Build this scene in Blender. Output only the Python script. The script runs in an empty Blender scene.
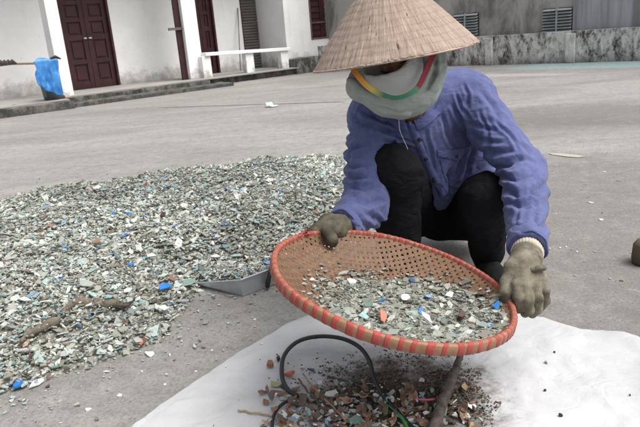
import bpy, bmesh, math, random
import numpy as np
from mathutils import Vector, Matrix, noise as mnoise
from mathutils.bvhtree import BVHTree
random.seed(7); rng = np.random.default_rng(7)
scene = bpy.context.scene
COL = scene.collection
# ------------------------------------------------------------------ camera
F, H = 625.0, 0.95
TH, RO = math.radians(16.5), math.radians(4.7)
cf = np.array([0, math.cos(TH), -math.sin(TH)]); r0 = np.array([1., 0, 0]); u0 = np.cross(r0, cf)
cr = math.cos(RO)*r0 - math.sin(RO)*u0
cu = math.sin(RO)*r0 + math.cos(RO)*u0
CAM = np.array([0, 0, H])
def ray(x, y): return cf + cr*(x-320)/F - cu*(y-213.5)/F
def G(x, y, z=0.0):
    d = ray(x, y); return CAM + d*((z-H)/d[2])
def at(x, y, Y):
    d = ray(x, y); return CAM + d*(Y/d[1])
def prj(p):
    v = np.asarray(p, float)-CAM; w = v@cf
    return 320+F*(v@cr)/w, 213.5-F*(v@cu)/w
cam_d = bpy.data.cameras.new('camera'); cam = bpy.data.objects.new('camera', cam_d); COL.objects.link(cam)
cam.matrix_world = Matrix(((cr[0], cu[0], -cf[0], 0), (cr[1], cu[1], -cf[1], 0), (cr[2], cu[2], -cf[2], H), (0, 0, 0, 1)))
cam_d.sensor_width = 36; cam_d.lens = 36*F/640; cam_d.clip_start = 0.05; cam_d.clip_end = 300
cam_d.dof.use_dof = True; cam_d.dof.focus_distance = 1.85; cam_d.dof.aperture_fstop = 14.0
scene.camera = cam
# ------------------------------------------------------------------ light
SUN_EL, SUN_AZ = math.radians(60), math.radians(112)
w = bpy.data.worlds.new('World'); scene.world = w; w.use_nodes = True
nt = w.node_tree; bg = nt.nodes['Background']
sky = nt.nodes.new('ShaderNodeTexSky'); sky.sky_type = 'NISHITA'; sky.sun_disc = False
sky.sun_elevation = SUN_EL; sky.sun_rotation = SUN_AZ
sky.air_density = 1.0; sky.dust_density = 6.0; sky.ozone_density = 0.6
hs = nt.nodes.new('ShaderNodeHueSaturation'); hs.inputs['Saturation'].default_value = 0.25
nt.links.new(sky.outputs[0], hs.inputs['Color']); nt.links.new(hs.outputs[0], bg.inputs[0])
bg.inputs[1].default_value = 0.15
sd = bpy.data.lights.new('sun', 'SUN'); sun = bpy.data.objects.new('sun', sd); COL.objects.link(sun)
sd.energy = 1.5; sd.angle = math.radians(40); sd.color = (1, 0.97, 0.93)
sdir = Vector((math.sin(SUN_AZ)*math.cos(SUN_EL), math.cos(SUN_AZ)*math.cos(SUN_EL), math.sin(SUN_EL)))
sun.rotation_euler = sdir.to_track_quat('Z', 'Y').to_euler()
scene.view_settings.view_transform = 'Standard'; scene.view_settings.look = 'None'
scene.view_settings.exposure = 0.55; scene.view_settings.gamma = 1; scene.view_settings.use_curve_mapping = False
scene.render.engine = 'CYCLES'
# ------------------------------------------------------------------ materials
class NB:
    def __init__(s, name):
        s.m = bpy.data.materials.new(name); s.m.use_nodes = True
        s.t = s.m.node_tree; s.b = s.t.nodes['Principled BSDF']; s.n = s.t.nodes; s.l = s.t.links
        s.tc = s.n.new('ShaderNodeTexCoord')
    def geo(s): return s.n.new('ShaderNodeNewGeometry').outputs['Position']
    def co(s, scale=(1, 1, 1), rot=(0, 0, 0), world=True):
        mp = s.n.new('ShaderNodeMapping'); mp.inputs['Scale'].default_value = scale; mp.inputs['Rotation'].default_value = rot
        s.l.new(s.geo() if world else s.tc.outputs['Object'], mp.inputs[0]); return mp.outputs[0]
    def noise(s, co, scale, detail=4, rough=0.55, dist=0.0):
        n = s.n.new('ShaderNodeTexNoise'); n.inputs['Scale'].default_value = scale; n.inputs['Detail'].default_value = detail
        n.inputs['Roughness'].default_value = rough; n.inputs['Distortion'].default_value = dist
        s.l.new(co, n.inputs['Vector']); return n.outputs[0]
    def vor(s, co, scale, out='Distance', feat='F1'):
        n = s.n.new('ShaderNodeTexVoronoi'); n.feature = feat; n.inputs['Scale'].default_value = scale
        s.l.new(co, n.inputs['Vector']); return n.outputs[out]
    def ramp(s, fac, stops, interp='LINEAR'):
        r = s.n.new('ShaderNodeValToRGB'); r.color_ramp.interpolation = interp; e = r.color_ramp.elements
        while len(e) < len(stops): e.new(0.5)
        for i, (p, c) in enumerate(stops):
            e[i].position = p
            e[i].color = (c, c, c, 1) if isinstance(c, (int, float)) else (*c, 1)
        s.l.new(fac, r.inputs[0]); return r.outputs[0]
    def _s(s, v, i):
        if isinstance(v, (int, float)): i.default_value = v if not hasattr(i.default_value, '__len__') else (v, v, v, 1)
        elif isinstance(v, tuple): i.default_value = (*v, 1) if len(i.default_value) == 4 else v
        else: s.l.new(v, i)
    def mix(s, fac, a, b, mode='MIX'):
        m = s.n.new('ShaderNodeMix'); m.data_type = 'RGBA'; m.blend_type = mode
        s._s(fac, m.inputs[0]); s._s(a, m.inputs[6]); s._s(b, m.inputs[7]); return m.outputs[2]
    def math(s, op, a, b=0.0, c=None):
        m = s.n.new('ShaderNodeMath'); m.operation = op; s._s(a, m.inputs[0]); s._s(b, m.inputs[1])
        if c is not None: s._s(c, m.inputs[2])
        return m.outputs[0]
    def sep(s, v):
        m = s.n.new('ShaderNodeSeparateXYZ'); s.l.new(v, m.inputs[0]); return m.outputs
    def attr(s, name, out='Color'):
        a = s.n.new('ShaderNodeAttribute'); a.attribute_name = name; return a.outputs[out]
    def bump(s, h, strength=0.5, dist=0.01, prev=None):
        b = s.n.new('ShaderNodeBump'); b.inputs['Strength'].default_value = strength; b.inputs['Distance'].default_value = dist
        s.l.new(h, b.inputs['Height'])
        if prev is not None: s.l.new(prev, b.inputs['Normal'])
        return b.outputs[0]
    def done(s, color, rough=0.8, normal=None, metal=0.0, spec=None, **kw):
        s._s(color, s.b.inputs['Base Color']); s._s(rough, s.b.inputs['Roughness']); s._s(metal, s.b.inputs['Metallic'])
        if normal is not None: s.l.new(normal, s.b.inputs['Normal'])
        if spec is not None: s.b.inputs['Specular IOR Level'].default_value = spec
        for k, v in kw.items(): s._s(v, s.b.inputs[k.replace('_', ' ')])
        return s.m
def mottled(name, a, b, scale=20, rough=0.8, bump=0.3, bd=0.003, bscale=None, world=False, spec=None, metal=0.0):
    q = NB(name); c = q.co(world=world); n = q.noise(c, scale, 6, 0.6)
    col = q.mix(q.ramp(n, [(0.3, 0.0), (0.7, 1.0)]), a, b)
    return q.done(col, rough, q.bump(q.noise(c, bscale or scale*4, 5), bump, bd), metal, spec)
# ------------------------------------------------------------------ object helpers
def tag(o, label=None, cat=None, group=None, kind=None):
    if label: o['label'] = label
    if cat: o['category'] = cat
    if group: o['group'] = group
    if kind: o['kind'] = kind
    return o
def mesh_obj(name, verts, faces, mat=None, parent=None, smooth=False):
    me = bpy.data.meshes.new(name)
    me.from_pydata([tuple(map(float, v)) for v in verts], [], [tuple(map(int, f)) for f in faces]); me.update()
    return link(name, me, mat, parent, smooth)
def link(name, me, mat=None, parent=None, smooth=False):
    o = bpy.data.objects.new(name, me); COL.objects.link(o)
    if mat is not None:
        for m in (mat if isinstance(mat, (list, tuple)) else [mat]): me.materials.append(m)
    me.polygons.foreach_set('use_smooth', [bool(smooth)]*len(me.polygons))
    if parent is not None:
        o.parent = parent
        o.matrix_parent_inverse = Matrix.Translation(-parent.location)
    return o
def np_mesh(name, V, polys_flat, starts, totals):
    me = bpy.data.meshes.new(name); me.vertices.add(len(V)); me.vertices.foreach_set('co', np.asarray(V, np.float32).ravel())
    me.loops.add(len(polys_flat)); me.loops.foreach_set('vertex_index', np.asarray(polys_flat, np.int32))
    me.polygons.add(len(starts)); me.polygons.foreach_set('loop_start', np.asarray(starts, np.int32))
    me.polygons.foreach_set('loop_total', np.asarray(totals, np.int32)); me.update(calc_edges=True); me.validate()
    return me
def empty(name, loc):
    o = bpy.data.objects.new(name, None); COL.objects.link(o); o.location = Vector([float(a) for a in loc]); o.empty_display_size = 0.1
    return o
class MB:
    def __init__(s): s.v = []; s.f = []; s.mi = []
    def add(s, vs, fs, m=0):
        b = len(s.v); s.v += [tuple(map(float, p)) for p in vs]; s.f += [tuple(b+i for i in f) for f in fs]; s.mi += [m]*len(fs); return s
    def box(s, fn, a0, a1, b0, b1, c0, c1, m=0):
        vs = [fn(a, b, c) for a in (a0, a1) for b in (b0, b1) for c in (c0, c1)]
        return s.add(vs, [(0, 1, 3, 2), (4, 6, 7, 5), (0, 4, 5, 1), (2, 3, 7, 6), (0, 2, 6, 4), (1, 5, 7, 3)], m)
    def tube(s, pts, rad, n=10, closed=False, m=0, sq=1.0, cap=True):
        pts = [np.asarray(p, float) for p in pts]; k = len(pts); rads = rad if hasattr(rad, '__len__') else [rad]*k
        T = []
        for i in range(k):
            a = pts[(i-1) % k] if (closed or i > 0) else pts[i]; b = pts[(i+1) % k] if (closed or i < k-1) else pts[i]
            t = b-a; T.append(t/(np.linalg.norm(t)+1e-9))
        up = np.array([0, 0, 1.]) if abs(T[0][2]) < 0.9 else np.array([1., 0, 0])
        N = np.cross(up, T[0]); N /= np.linalg.norm(N); vs = []
        for i in range(k):
            N = N-T[i]*(N@T[i]); N /= np.linalg.norm(N)+1e-9; B = np.cross(T[i], N)
            for j in range(n):
                a = 2*math.pi*j/n; vs.append(pts[i]+rads[i]*(math.cos(a)*N+sq*math.sin(a)*B))
        fs = []
        for i in range(k if closed else k-1):
            for j in range(n):
                a = i*n+j; b = i*n+(j+1) % n; c = ((i+1) % k)*n+(j+1) % n; d = ((i+1) % k)*n+j; fs.append((a, b, c, d))
        if not closed and cap: fs += [tuple(range(n-1, -1, -1)), tuple((k-1)*n+j for j in range(n))]
        return s.add(vs, fs, m)
    def build(s, name, mat, parent=None, smooth=False, bevel=0):
        o = mesh_obj(name, s.v, s.f, mat, parent, smooth)
        if isinstance(mat, (list, tuple)): o.data.polygons.foreach_set('material_index', s.mi)
        bm = bmesh.new(); bm.from_mesh(o.data); bmesh.ops.recalc_face_normals(bm, faces=bm.faces); bm.to_mesh(o.data); bm.free()
        if bevel:
            bv = o.modifiers.new('bevel', 'BEVEL'); bv.width = bevel; bv.segments = 2; bv.limit_method = 'ANGLE'
        return o
# ---- vectorised noise
def _h(ix, iy, iz, s):
    h = (ix*374761393+iy*668265263+iz*2147483647+s*1274126177) & 0xffffffff
    h = ((h ^ (h >> 13))*1274126177) & 0xffffffff
    return ((h ^ (h >> 16)) & 0xffff)/65535.0
def vnoise(P, seed=0):
    P = np.asarray(P, float); i = np.floor(P).astype(np.int64); f = P-i; f = f*f*(3-2*f); r = 0
    for dx in (0, 1):
        for dy in (0, 1):
            for dz in (0, 1):
                wt = (f[:, 0] if dx else 1-f[:, 0])*(f[:, 1] if dy else 1-f[:, 1])*(f[:, 2] if dz else 1-f[:, 2])
                r = r+wt*_h(i[:, 0]+dx, i[:, 1]+dy, i[:, 2]+dz, seed)
    return r*2-1
def fbm(P, seed=0, o=3):
    P = np.asarray(P, float); r = 0; a = 1; t = 0
    for k in range(o): r = r+a*vnoise(P*2**k, seed+k); t += a; a *= 0.5
    return r/t
# ---- SDF modelling
def cap(P, a, b, ra, rb, sq=None):
    a = np.asarray(a, float); b = np.asarray(b, float); ab = b-a; L2 = ab@ab+1e-12
    t = np.clip(((P-a)@ab)/L2, 0, 1); q = P-(a+t[:, None]*ab); r = ra+(rb-ra)*t
    if sq is not None:                       # sq = (axis, factor): squash along axis
        ax, k = sq; ax = np.asarray(ax, float); ax = ax/np.linalg.norm(ax); c = q@ax; q = q+(c*(1/k-1))[:, None]*ax
        return (np.sqrt((q*q).sum(1))-r)*min(1, k if k < 1 else 1)
    return np.sqrt((q*q).sum(1))-r
def ell(P, c, R, M=None):
    q = P-np.asarray(c, float)
    if M is not None: q = q@M                # columns of M = local axes
    R = np.asarray(R, float); k0 = np.sqrt(((q/R)**2).sum(1)); k1 = np.sqrt(((q/(R*R))**2).sum(1))+1e-9
    return k0*(k0-1)/k1
def smin(a, b, k):
    h = np.clip(0.5+0.5*(b-a)/k, 0, 1); return b+(a-b)*h-k*h*(1-h)
def smax(a, b, k): return -smin(-a, -b, k)
def nets(fn, lo, hi, h):
    lo = np.asarray(lo, float); hi = np.asarray(hi, float); n = np.ceil((hi-lo)/h).astype(int)+1
    X, Y, Z = np.meshgrid(*[lo[k]+h*np.arange(n[k]) for k in range(3)], indexing='ij')
    P = np.stack([X.ravel(), Y.ravel(), Z.ravel()], 1)
    f = np.empty(len(P))
    for i in range(0, len(P), 400000): f[i:i+400000] = fn(P[i:i+400000])
    f = f.reshape(n); s = f < 0
    S = np.zeros(tuple(n+1)+(3,)); Cn = np.zeros(tuple(n+1))
    G3 = np.stack(np.meshgrid(*[np.arange(k) for k in n], indexing='ij'), -1).astype(float)
    quads = []
    for ax in range(3):
        sl0 = [slice(None)]*3; sl1 = [slice(None)]*3; sl0[ax] = slice(0, -1); sl1[ax] = slice(1, None)
        sl0 = tuple(sl0); sl1 = tuple(sl1)
        m = s[sl0] != s[sl1]; idx = np.argwhere(m); fa = f[sl0][m]; fb = f[sl1][m]; t = fa/(fa-fb)
        pos = idx.astype(float); pos[:, ax] += t; o1, o2 = [(1, 2), (2, 0), (0, 1)][ax]
        cells = []
        for da, db in ((0, 0), (1, 0), (1, 1), (0, 1)):
            c = idx.copy(); c[:, o1] += da; c[:, o2] += db       # cell index shifted by +1
            c[:, ax] += 1
            np.add.at(S, (c[:, 0], c[:, 1], c[:, 2]), pos); np.add.at(Cn, (c[:, 0], c[:, 1], c[:, 2]), 1)
            cells.append(c)
        q = np.stack(cells, 1); fl = ~s[sl0][m]; q[fl] = q[fl][:, ::-1]; quads.append(q)
    ids = -np.ones(Cn.shape, int); mk = Cn > 0; ids[mk] = np.arange(mk.sum())
    V = S[mk]/Cn[mk][:, None]*h+lo
    Q = np.concatenate(quads); Fq = ids[Q[..., 0], Q[..., 1], Q[..., 2]]
    return V, Fq
def relax(V, Fq, it=2, lam=0.5):
    E = np.concatenate([Fq[:, [0, 1]], Fq[:, [1, 2]], Fq[:, [2, 3]], Fq[:, [3, 0]]])
    for _ in range(it):
        S = np.zeros_like(V); C = np.zeros(len(V)); np.add.at(S, E[:, 0], V[E[:, 1]]); np.add.at(C, E[:, 0], 1)
        np.add.at(S, E[:, 1], V[E[:, 0]]); np.add.at(C, E[:, 1], 1); V = V+lam*(S/C[:, None]-V)
    return V
def vnorm(V, Fq):
    n = np.cross(V[Fq[:, 2]]-V[Fq[:, 0]], V[Fq[:, 3]]-V[Fq[:, 1]]); N = np.zeros_like(V)
    for k in range(4): np.add.at(N, Fq[:, k], n)
    return N/(np.linalg.norm(N, axis=1)[:, None]+1e-12)
def quad_obj(name, V, Fq, mat, parent=None):
    me = np_mesh(name, V, Fq.ravel(), np.arange(len(Fq))*4, np.full(len(Fq), 4))
    return link(name, me, mat, parent, True)
def sdf_obj(name, fn, lo, hi, h, mat, parent=None, disp=None, it=2):
    V, Fq = nets(fn, lo, hi, h); V = relax(V, Fq, it)
    if disp is not None: V = V+vnorm(V, Fq)*disp(V)[:, None]
    return quad_obj(name, V, Fq, mat, parent), V, Fq
def spline(pts, n):
    P = [np.asarray(p, float) for p in pts]; P = [2*P[0]-P[1]]+P+[2*P[-1]-P[-2]]; out = []; k = len(P)-3
    for i in range(n):
        u = i/(n-1)*k; j = min(int(u), k-1); t = u-j; a, b, c, d = P[j:j+4]
        out.append(0.5*((2*b)+(c-a)*t+(2*a-5*b+4*c-d)*t*t+(3*b-a-3*c+d)*t**3))
    return out
def poly_sd(Q, PP_, wantnear=False):
    Q = np.asarray(Q, float); A_p = PP_; B_p = np.roll(PP_, -1, 0); AB = B_p-A_p; L2 = (AB**2).sum(1)+1e-12; D_ = np.empty(len(Q)); Nr = np.empty((len(Q), 2)); I_ = np.empty(len(Q), bool)
    for i in range(0, len(Q), 4000):
        q_ = Q[i:i+4000]; r_ = q_[:, None]-A_p[None]; t = np.clip((r_*AB).sum(-1)/L2, 0, 1); e_ = r_-t[..., None]*AB; k = (e_**2).sum(-1); j = k.argmin(1); ar = np.arange(len(q_))
        D_[i:i+4000] = np.sqrt(k[ar, j]); Nr[i:i+4000] = q_-e_[ar, j]
        cnd = ((A_p[:, 1] > q_[:, 1:2]) != (B_p[:, 1] > q_[:, 1:2])) & (q_[:, 0:1] < AB[:, 0]*(q_[:, 1:2]-A_p[:, 1])/(AB[:, 1]+1e-12)+A_p[:, 0]); I_[i:i+4000] = cnd.sum(1) % 2 == 1
    return np.where(I_, D_, -D_), Nr

def snap_grid(SPp, stp, jitter=0.0):
    """quad grid trimmed cleanly to an outline: outside vertices are pulled onto it"""
    lo, hi = SPp.min(0), SPp.max(0); gx = np.arange(lo[0]-stp, hi[0]+2*stp, stp); gy = np.arange(lo[1]-stp, hi[1]+2*stp, stp)
    XX, YY = np.meshgrid(gx, gy, indexing='ij'); Q = np.stack([XX.ravel(), YY.ravel()], 1); dd, near = poly_sd(Q, SPp); nY = len(gy)
    I, J = np.meshgrid(np.arange(len(gx)-1), np.arange(nY-1), indexing='ij'); a0 = (I*nY+J).ravel(); fq = np.stack([a0, a0+nY, a0+nY+1, a0+1], 1)
    fq = fq[(dd[fq] > 0).any(1)]; Q[dd < 0] = near[dd < 0]; used = np.unique(fq); rm = -np.ones(len(Q), int); rm[used] = np.arange(len(used)); return Q[used], rm[fq]
# ================================================================== SETTING
_a = G(440, 66.5)[:2]; _b = G(640, 61)[:2]; DEr = _b-_a
def ground_mat():
    q = NB('concrete_ground'); c = q.co(); st = q.co((1.0, 1.9, 1), (0, 0, math.radians(12)))
    big = q.ramp(q.noise(st, 0.55, 6, 0.62, 0.6), [(0.34, 0.0), (0.66, 1.0)])
    mid = q.ramp(q.noise(c, 3.0, 8, 0.7), [(0.3, 0.0), (0.7, 1.0)])
    col = q.mix(big, (0.235, 0.227, 0.212), (0.370, 0.358, 0.338))
    col = q.mix(q.math('MULTIPLY', mid, 0.5), col, (0.27, 0.26, 0.245))
    streak = q.ramp(q.noise(q.co((0.7, 2.4, 1), (0, 0, math.radians(8))), 1.6, 10, 0.75, 0.3), [(0.45, 0.0), (0.68, 1.0)])
    col = q.mix(q.math('MULTIPLY', streak, 0.45), col, (0.145, 0.138, 0.128))
    xyz = q.sep(q.geo()); wob = q.noise(c, 1.6, 7, 0.7); wob2 = q.noise(c, 0.8, 7, 0.7)
    def blob(cx, cy, rx, ry, w, amt, e0, e1, rot=0.0):
        ax = q.math('SUBTRACT', xyz[0], cx); ay = q.math('SUBTRACT', xyz[1], cy); C_, S_ = math.cos(rot), math.sin(rot)
        u = q.math('DIVIDE', q.math('ADD', q.math('MULTIPLY', ax, C_), q.math('MULTIPLY', ay, S_)), rx)
        v = q.math('DIVIDE', q.math('ADD', q.math('MULTIPLY', ax, -S_), q.math('MULTIPLY', ay, C_)), ry)
        d = q.math('ADD', q.math('ADD', q.math('MULTIPLY', u, u), q.math('MULTIPLY', v, v)), q.math('MULTIPLY', q.math('SUBTRACT', w, 0.5), 1.6))
        return q.ramp(d, [(e0, amt), (e1, 0.0)])
    # damp brown-grey patch of the yard beside the crouching worker, painted strip and cement smears far off
    col = q.mix(blob(1.75, 2.35, 1.25, 1.9, wob, 0.6, 0.55, 1.0), col, q.mix(mid, (0.140, 0.127, 0.116), (0.195, 0.180, 0.165)))
    e0 = G(575, 66); e1 = G(460, 76); e2 = G(560, 118); rr = math.atan2(DEr[1], DEr[0])
    col = q.mix(blob(e0[0]+0.7, e0[1]-0.45, 2.6, 0.75, wob2, 0.75, 0.45, 1.0, rr), col, (0.32, 0.47, 0.47))
    col = q.mix(blob(e1[0], e1[1], 2.3, 0.28, wob2, 0.6, 0.4, 1.0, rr), col, (0.46, 0.44, 0.41))
    col = q.mix(blob(e2[0]+0.4, e2[1], 2.2, 0.9, wob, 0.6, 0.3, 1.2, -0.3), col, (0.13, 0.122, 0.113))
    pit = q.noise(c, 13, 8, 0.75); col = q.mix(q.ramp(pit, [(0.36, 0.5), (0.5, 0.0)]), col, (0.15, 0.144, 0.134)); col = q.mix(q.ramp(pit, [(0.54, 0.0), (0.68, 0.35)]), col, (0.42, 0.41, 0.39))
    fine = q.noise(c, 80, 5, 0.75); col = q.mix(q.ramp(fine, [(0.34, 0.55), (0.55, 0.0)]), col, (0.09, 0.087, 0.08))
    col = q.mix(q.ramp(q.vor(c, 30), [(0.03, 0.5), (0.09, 0.0)]), col, (0.5, 0.49, 0.47))
    b = q.bump(q.noise(c, 110, 6, 0.75), 0.8, 0.005); b = q.bump(q.noise(c, 9, 5, 0.6), 0.5, 0.012, b)
    return q.done(col, q.ramp(big, [(0, 0.72), (1, 0.9)]), b, spec=0.35)
M_ground = ground_mat()
g = mesh_obj('ground', [(-60, -10, 0), (60, -10, 0), (60, 70, 0), (-60, 70, 0)], [(0, 1, 2, 3)], M_ground); tag(g, kind='structure')
M_crackline = mottled('joint_dirt', (0.12, 0.115, 0.105), (0.2, 0.195, 0.18), 9, 0.95, world=True)
M_lime = mottled('dry_cement_smear', (0.37, 0.345, 0.30), (0.31, 0.295, 0.27), 12, 0.95, world=True)
M_cyan = mottled('pale_turquoise_paint', (0.36, 0.52, 0.52), (0.42, 0.50, 0.49), 1.6, 0.8, world=True)
def sheet(name, outline, z, mat, wob=0.0, seed=0):
    P = np.array([(p[0], p[1], 0) for p in outline]); pts = []
    n = len(P)
    for i in range(n):
        a, b = P[i], P[(i+1) % n]; k = max(2, int(np.linalg.norm(b-a)/0.12)); k = min(k, 60)
        for j in range(k): pts.append(a+(b-a)*j/k)
    pts = np.array(pts); nz = np.stack([fbm(pts*3+5, seed), fbm(pts*3+50, seed+9)], 1)*wob
    pts[:, :2] += nz; pts[:, 2] = z
    o = mesh_obj(name, pts, [tuple(range(len(pts)))], mat); return tag(o, kind='structure')
def gp(l): return [G(x, y) for x, y in l]
sheet('ground_joint', gp([(160, 107.6), (345, 101.8), (345, 102.1), (160, 108.0)]), 0.004, M_crackline, 0.012)
sheet('cement_smear', gp([(549, 153.6), (560, 154), (575, 155.5), (586, 157), (578, 158.2), (566, 157.3), (553, 155.6)]), 0.004, M_lime, 0.02, 8)

def plaster(name, white, dirt=(0.25, 0.23, 0.2), zl=0.45, amount=1.0):
    q = NB(name); c = q.co(); z = q.sep(q.geo())[2]
    blot = q.noise(c, 2.2, 7, 0.65); col = q.mix(q.ramp(blot, [(0.35, 0.25*amount), (0.6, 0.0)]), white, (0.55, 0.54, 0.52))
    hh = q.math('ADD', z, q.math('MULTIPLY', q.math('SUBTRACT', q.noise(c, 5, 7, 0.7), 0.5), 0.9))
    col = q.mix(q.ramp(hh, [(0.0, 0.95*amount), (zl*0.5, 0.6*amount), (zl, 0.0)]), col, dirt)
    rn = q.noise(q.co((7, 7, 0.5)), 1.0, 5, 0.6); col = q.mix(q.ramp(rn, [(0.58, 0.0), (0.8, 0.3*amount)]), col, (0.45, 0.43, 0.4))
    sp = q.noise(c, 26, 3, 0.5); col = q.mix(q.ramp(sp, [(0.70, 0.0), (0.76, 0.6)]), col, (0.3, 0.28, 0.25))
    return q.done(col, 0.9, q.bump(q.noise(c, 30, 6), 0.35, 0.006))
M_white = plaster('whitewash', (0.80, 0.80, 0.79))
M_white2 = plaster('whitewash_column', (0.83, 0.83, 0.83), zl=0.3)
def old_conc(name, a, b, dark, thr=0.5):
    q = NB(name); c = q.co((1.3, 1.3, 0.7)); n = q.noise(c, 4.2, 12, 0.82, 0.25)
    col = q.mix(q.ramp(n, [(thr-0.07, 0.0), (thr+0.06, 1.0)]), dark, q.mix(q.noise(c, 9, 6), a, b))
    z = q.sep(q.geo())[2]; hh = q.math('ADD', z, q.math('MULTIPLY', q.noise(c, 4, 5), 0.3))
    col = q.mix(q.ramp(hh, [(0.08, 0.9), (0.33, 0.0)]), col, (0.05, 0.048, 0.045))
    return q.done(col, 0.95, q.bump(q.noise(c, 20, 7, 0.7), 0.6, 0.02))
M_mould = old_conc('mouldy_whitewash', (0.78, 0.77, 0.74), (0.38, 0.37, 0.35), (0.035, 0.029, 0.027), 0.47)
M_mould_post = old_conc('mouldy_post', (0.72, 0.71, 0.68), (0.5, 0.49, 0.46), (0.12, 0.097, 0.09), 0.44)
M_kerb = old_conc('mossy_concrete_edge', (0.27, 0.26, 0.235), (0.17, 0.165, 0.15), (0.045, 0.045, 0.038), 0.53)
M_floor = mottled('veranda_cement', (0.33, 0.32, 0.30), (0.24, 0.23, 0.215), 2.5, 0.9, world=True)
q = NB('grey_render'); c = q.co(); n = q.noise(q.co((1.5, 1.5, 0.6)), 1.1, 8, 0.7, 0.4)
col = q.mix(q.ramp(n, [(0.40, 0.0), (0.56, 1.0)]), (0.15, 0.147, 0.14), (0.36, 0.35, 0.33))
col = q.mix(q.ramp(q.noise(q.co((9, 9, 0.35)), 1.0, 5), [(0.55, 0.0), (0.75, 0.4)]), col, (0.36, 0.36, 0.36))
M_render = q.done(col, 0.95, q.bump(q.noise(c, 14, 6), 0.4, 0.01))
q = NB('blue_grey_render'); c = q.co()
col = q.mix(q.ramp(q.noise(q.co((5, 5, 0.3)), 1.2, 7, 0.6), [(0.4, 0.0), (0.66, 1.0)]), (0.18, 0.185, 0.19), (0.36, 0.37, 0.40))
M_render2 = q.done(col, 0.95, q.bump(q.noise(c, 14, 6), 0.4, 0.01))
q = NB('maroon_paint'); c = q.co()
col = q.mix(q.ramp(q.noise(c, 4, 7, 0.6), [(0.3, 0.0), (0.75, 1.0)]), (0.036, 0.013, 0.015), (0.066, 0.025, 0.027))
M_maroon = q.done(col, 0.5, q.bump(q.noise(q.co((30, 30, 3)), 1, 4), 0.2, 0.002), spec=0.3)
M_maroon_l = mottled('maroon_worn_edge', (0.10, 0.05, 0.05), (0.17, 0.11, 0.105), 8, 0.6, world=True)
M_slat = mottled('grey_brown_shutter', (0.085, 0.075, 0.068), (0.14, 0.128, 0.115), 3, 0.6, world=True)
M_metal = mottled('worn_steel', (0.42, 0.42, 0.42), (0.6, 0.6, 0.6), 20, 0.4, metal=0.8, world=True)
M_louver = mottled('weathered_louver', (0.40, 0.44, 0.45), (0.27, 0.29, 0.295), 5, 0.8, world=True)
M_dark = mottled('dark_opening', (0.02, 0.02, 0.02), (0.035, 0.033, 0.03), 5, 0.9, world=True)

# ---- veranda building: local frame  s (along), n (back), z
KO = G(66, 109)[:2]; AZ = math.radians(52); DS = np.array([math.sin(AZ), math.cos(AZ)]); DN = np.array([-math.cos(AZ), math.sin(AZ)])
def BW(s, n, z): p = KO+DS*s+DN*n; return (p[0], p[1], z)
def WS(x, y, n):               # pixel -> (s, z) on the vertical plane n = const
    d = ray(x, y); t = (n-(CAM[:2]-KO)@DN)/(d[:2]@DN); p = CAM+d*t; return (p[:2]-KO)@DS, p[2]
FZ = 0.13
bld = empty('veranda_house', BW(0, 2, 0))
tag(bld, 'whitewashed single storey house with maroon doors and a low stained veranda', 'house')
NW = 2.05
sW = lambda x, y, n=NW: WS(x, y, n)[0]
d1a, d1b = sW(73, 93), sW(121, 86); d2a, d2b = sW(195.5, 78), sW(221, 74.5); d3a, d3b = sW(247, 73), sW(276, 70)
HT = 3.3
m = MB()
DH = 2.25
for a, b in ((-6.5, d1a), (d1b, d2a), (d2b, d3a), (d3b, 7.2)): m.box(BW, a, b, NW, NW+0.2, FZ-0.02, HT)
for a, b in ((d1a, d1b), (d2a, d2b), (d3a, d3b)): m.box(BW, a, b, NW+0.002, NW+0.198, DH, HT)
m.build('wall', M_white, bld)
# protruding room on the right of the veranda
NP = 1.05
sp0 = sW(288, 60, NP)
ps1 = 9.3
w0, zt = WS(311, 36, NP); w1, zb = WS(337.5, 38, NP); zb = (WS(314, 39, NP)[1]+zb)/2
m = MB()
WT = 2.0
m.box(BW, sp0, w0, NP, NP+0.2, 0, HT); m.box(BW, w1, ps1, NP, NP+0.2, 0, HT)
m.box(BW, w0, w1, NP+0.001, NP+0.199, 0, zb); m.box(BW, w0, w1, NP+0.001, NP+0.199, WT, HT)
m.box(BW, sp0+0.001, sp0+0.2, NP+0.2, NW+0.2, 0, HT-0.002); m.box(BW, ps1-0.2, ps1-0.001, NP+0.2, NW+3, 0, HT-0.002)
m.build('wall', M_white, bld)
m = MB(); m.box(BW, -6.7, 7.0, 0.7, NW+3.2, HT+0.002, HT+0.14); m.box(BW, 7.001, ps1+0.2, NP-0.3, NW+3.2, HT+0.004, HT+0.142)
m.build('roof', M_floor, bld)
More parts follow.
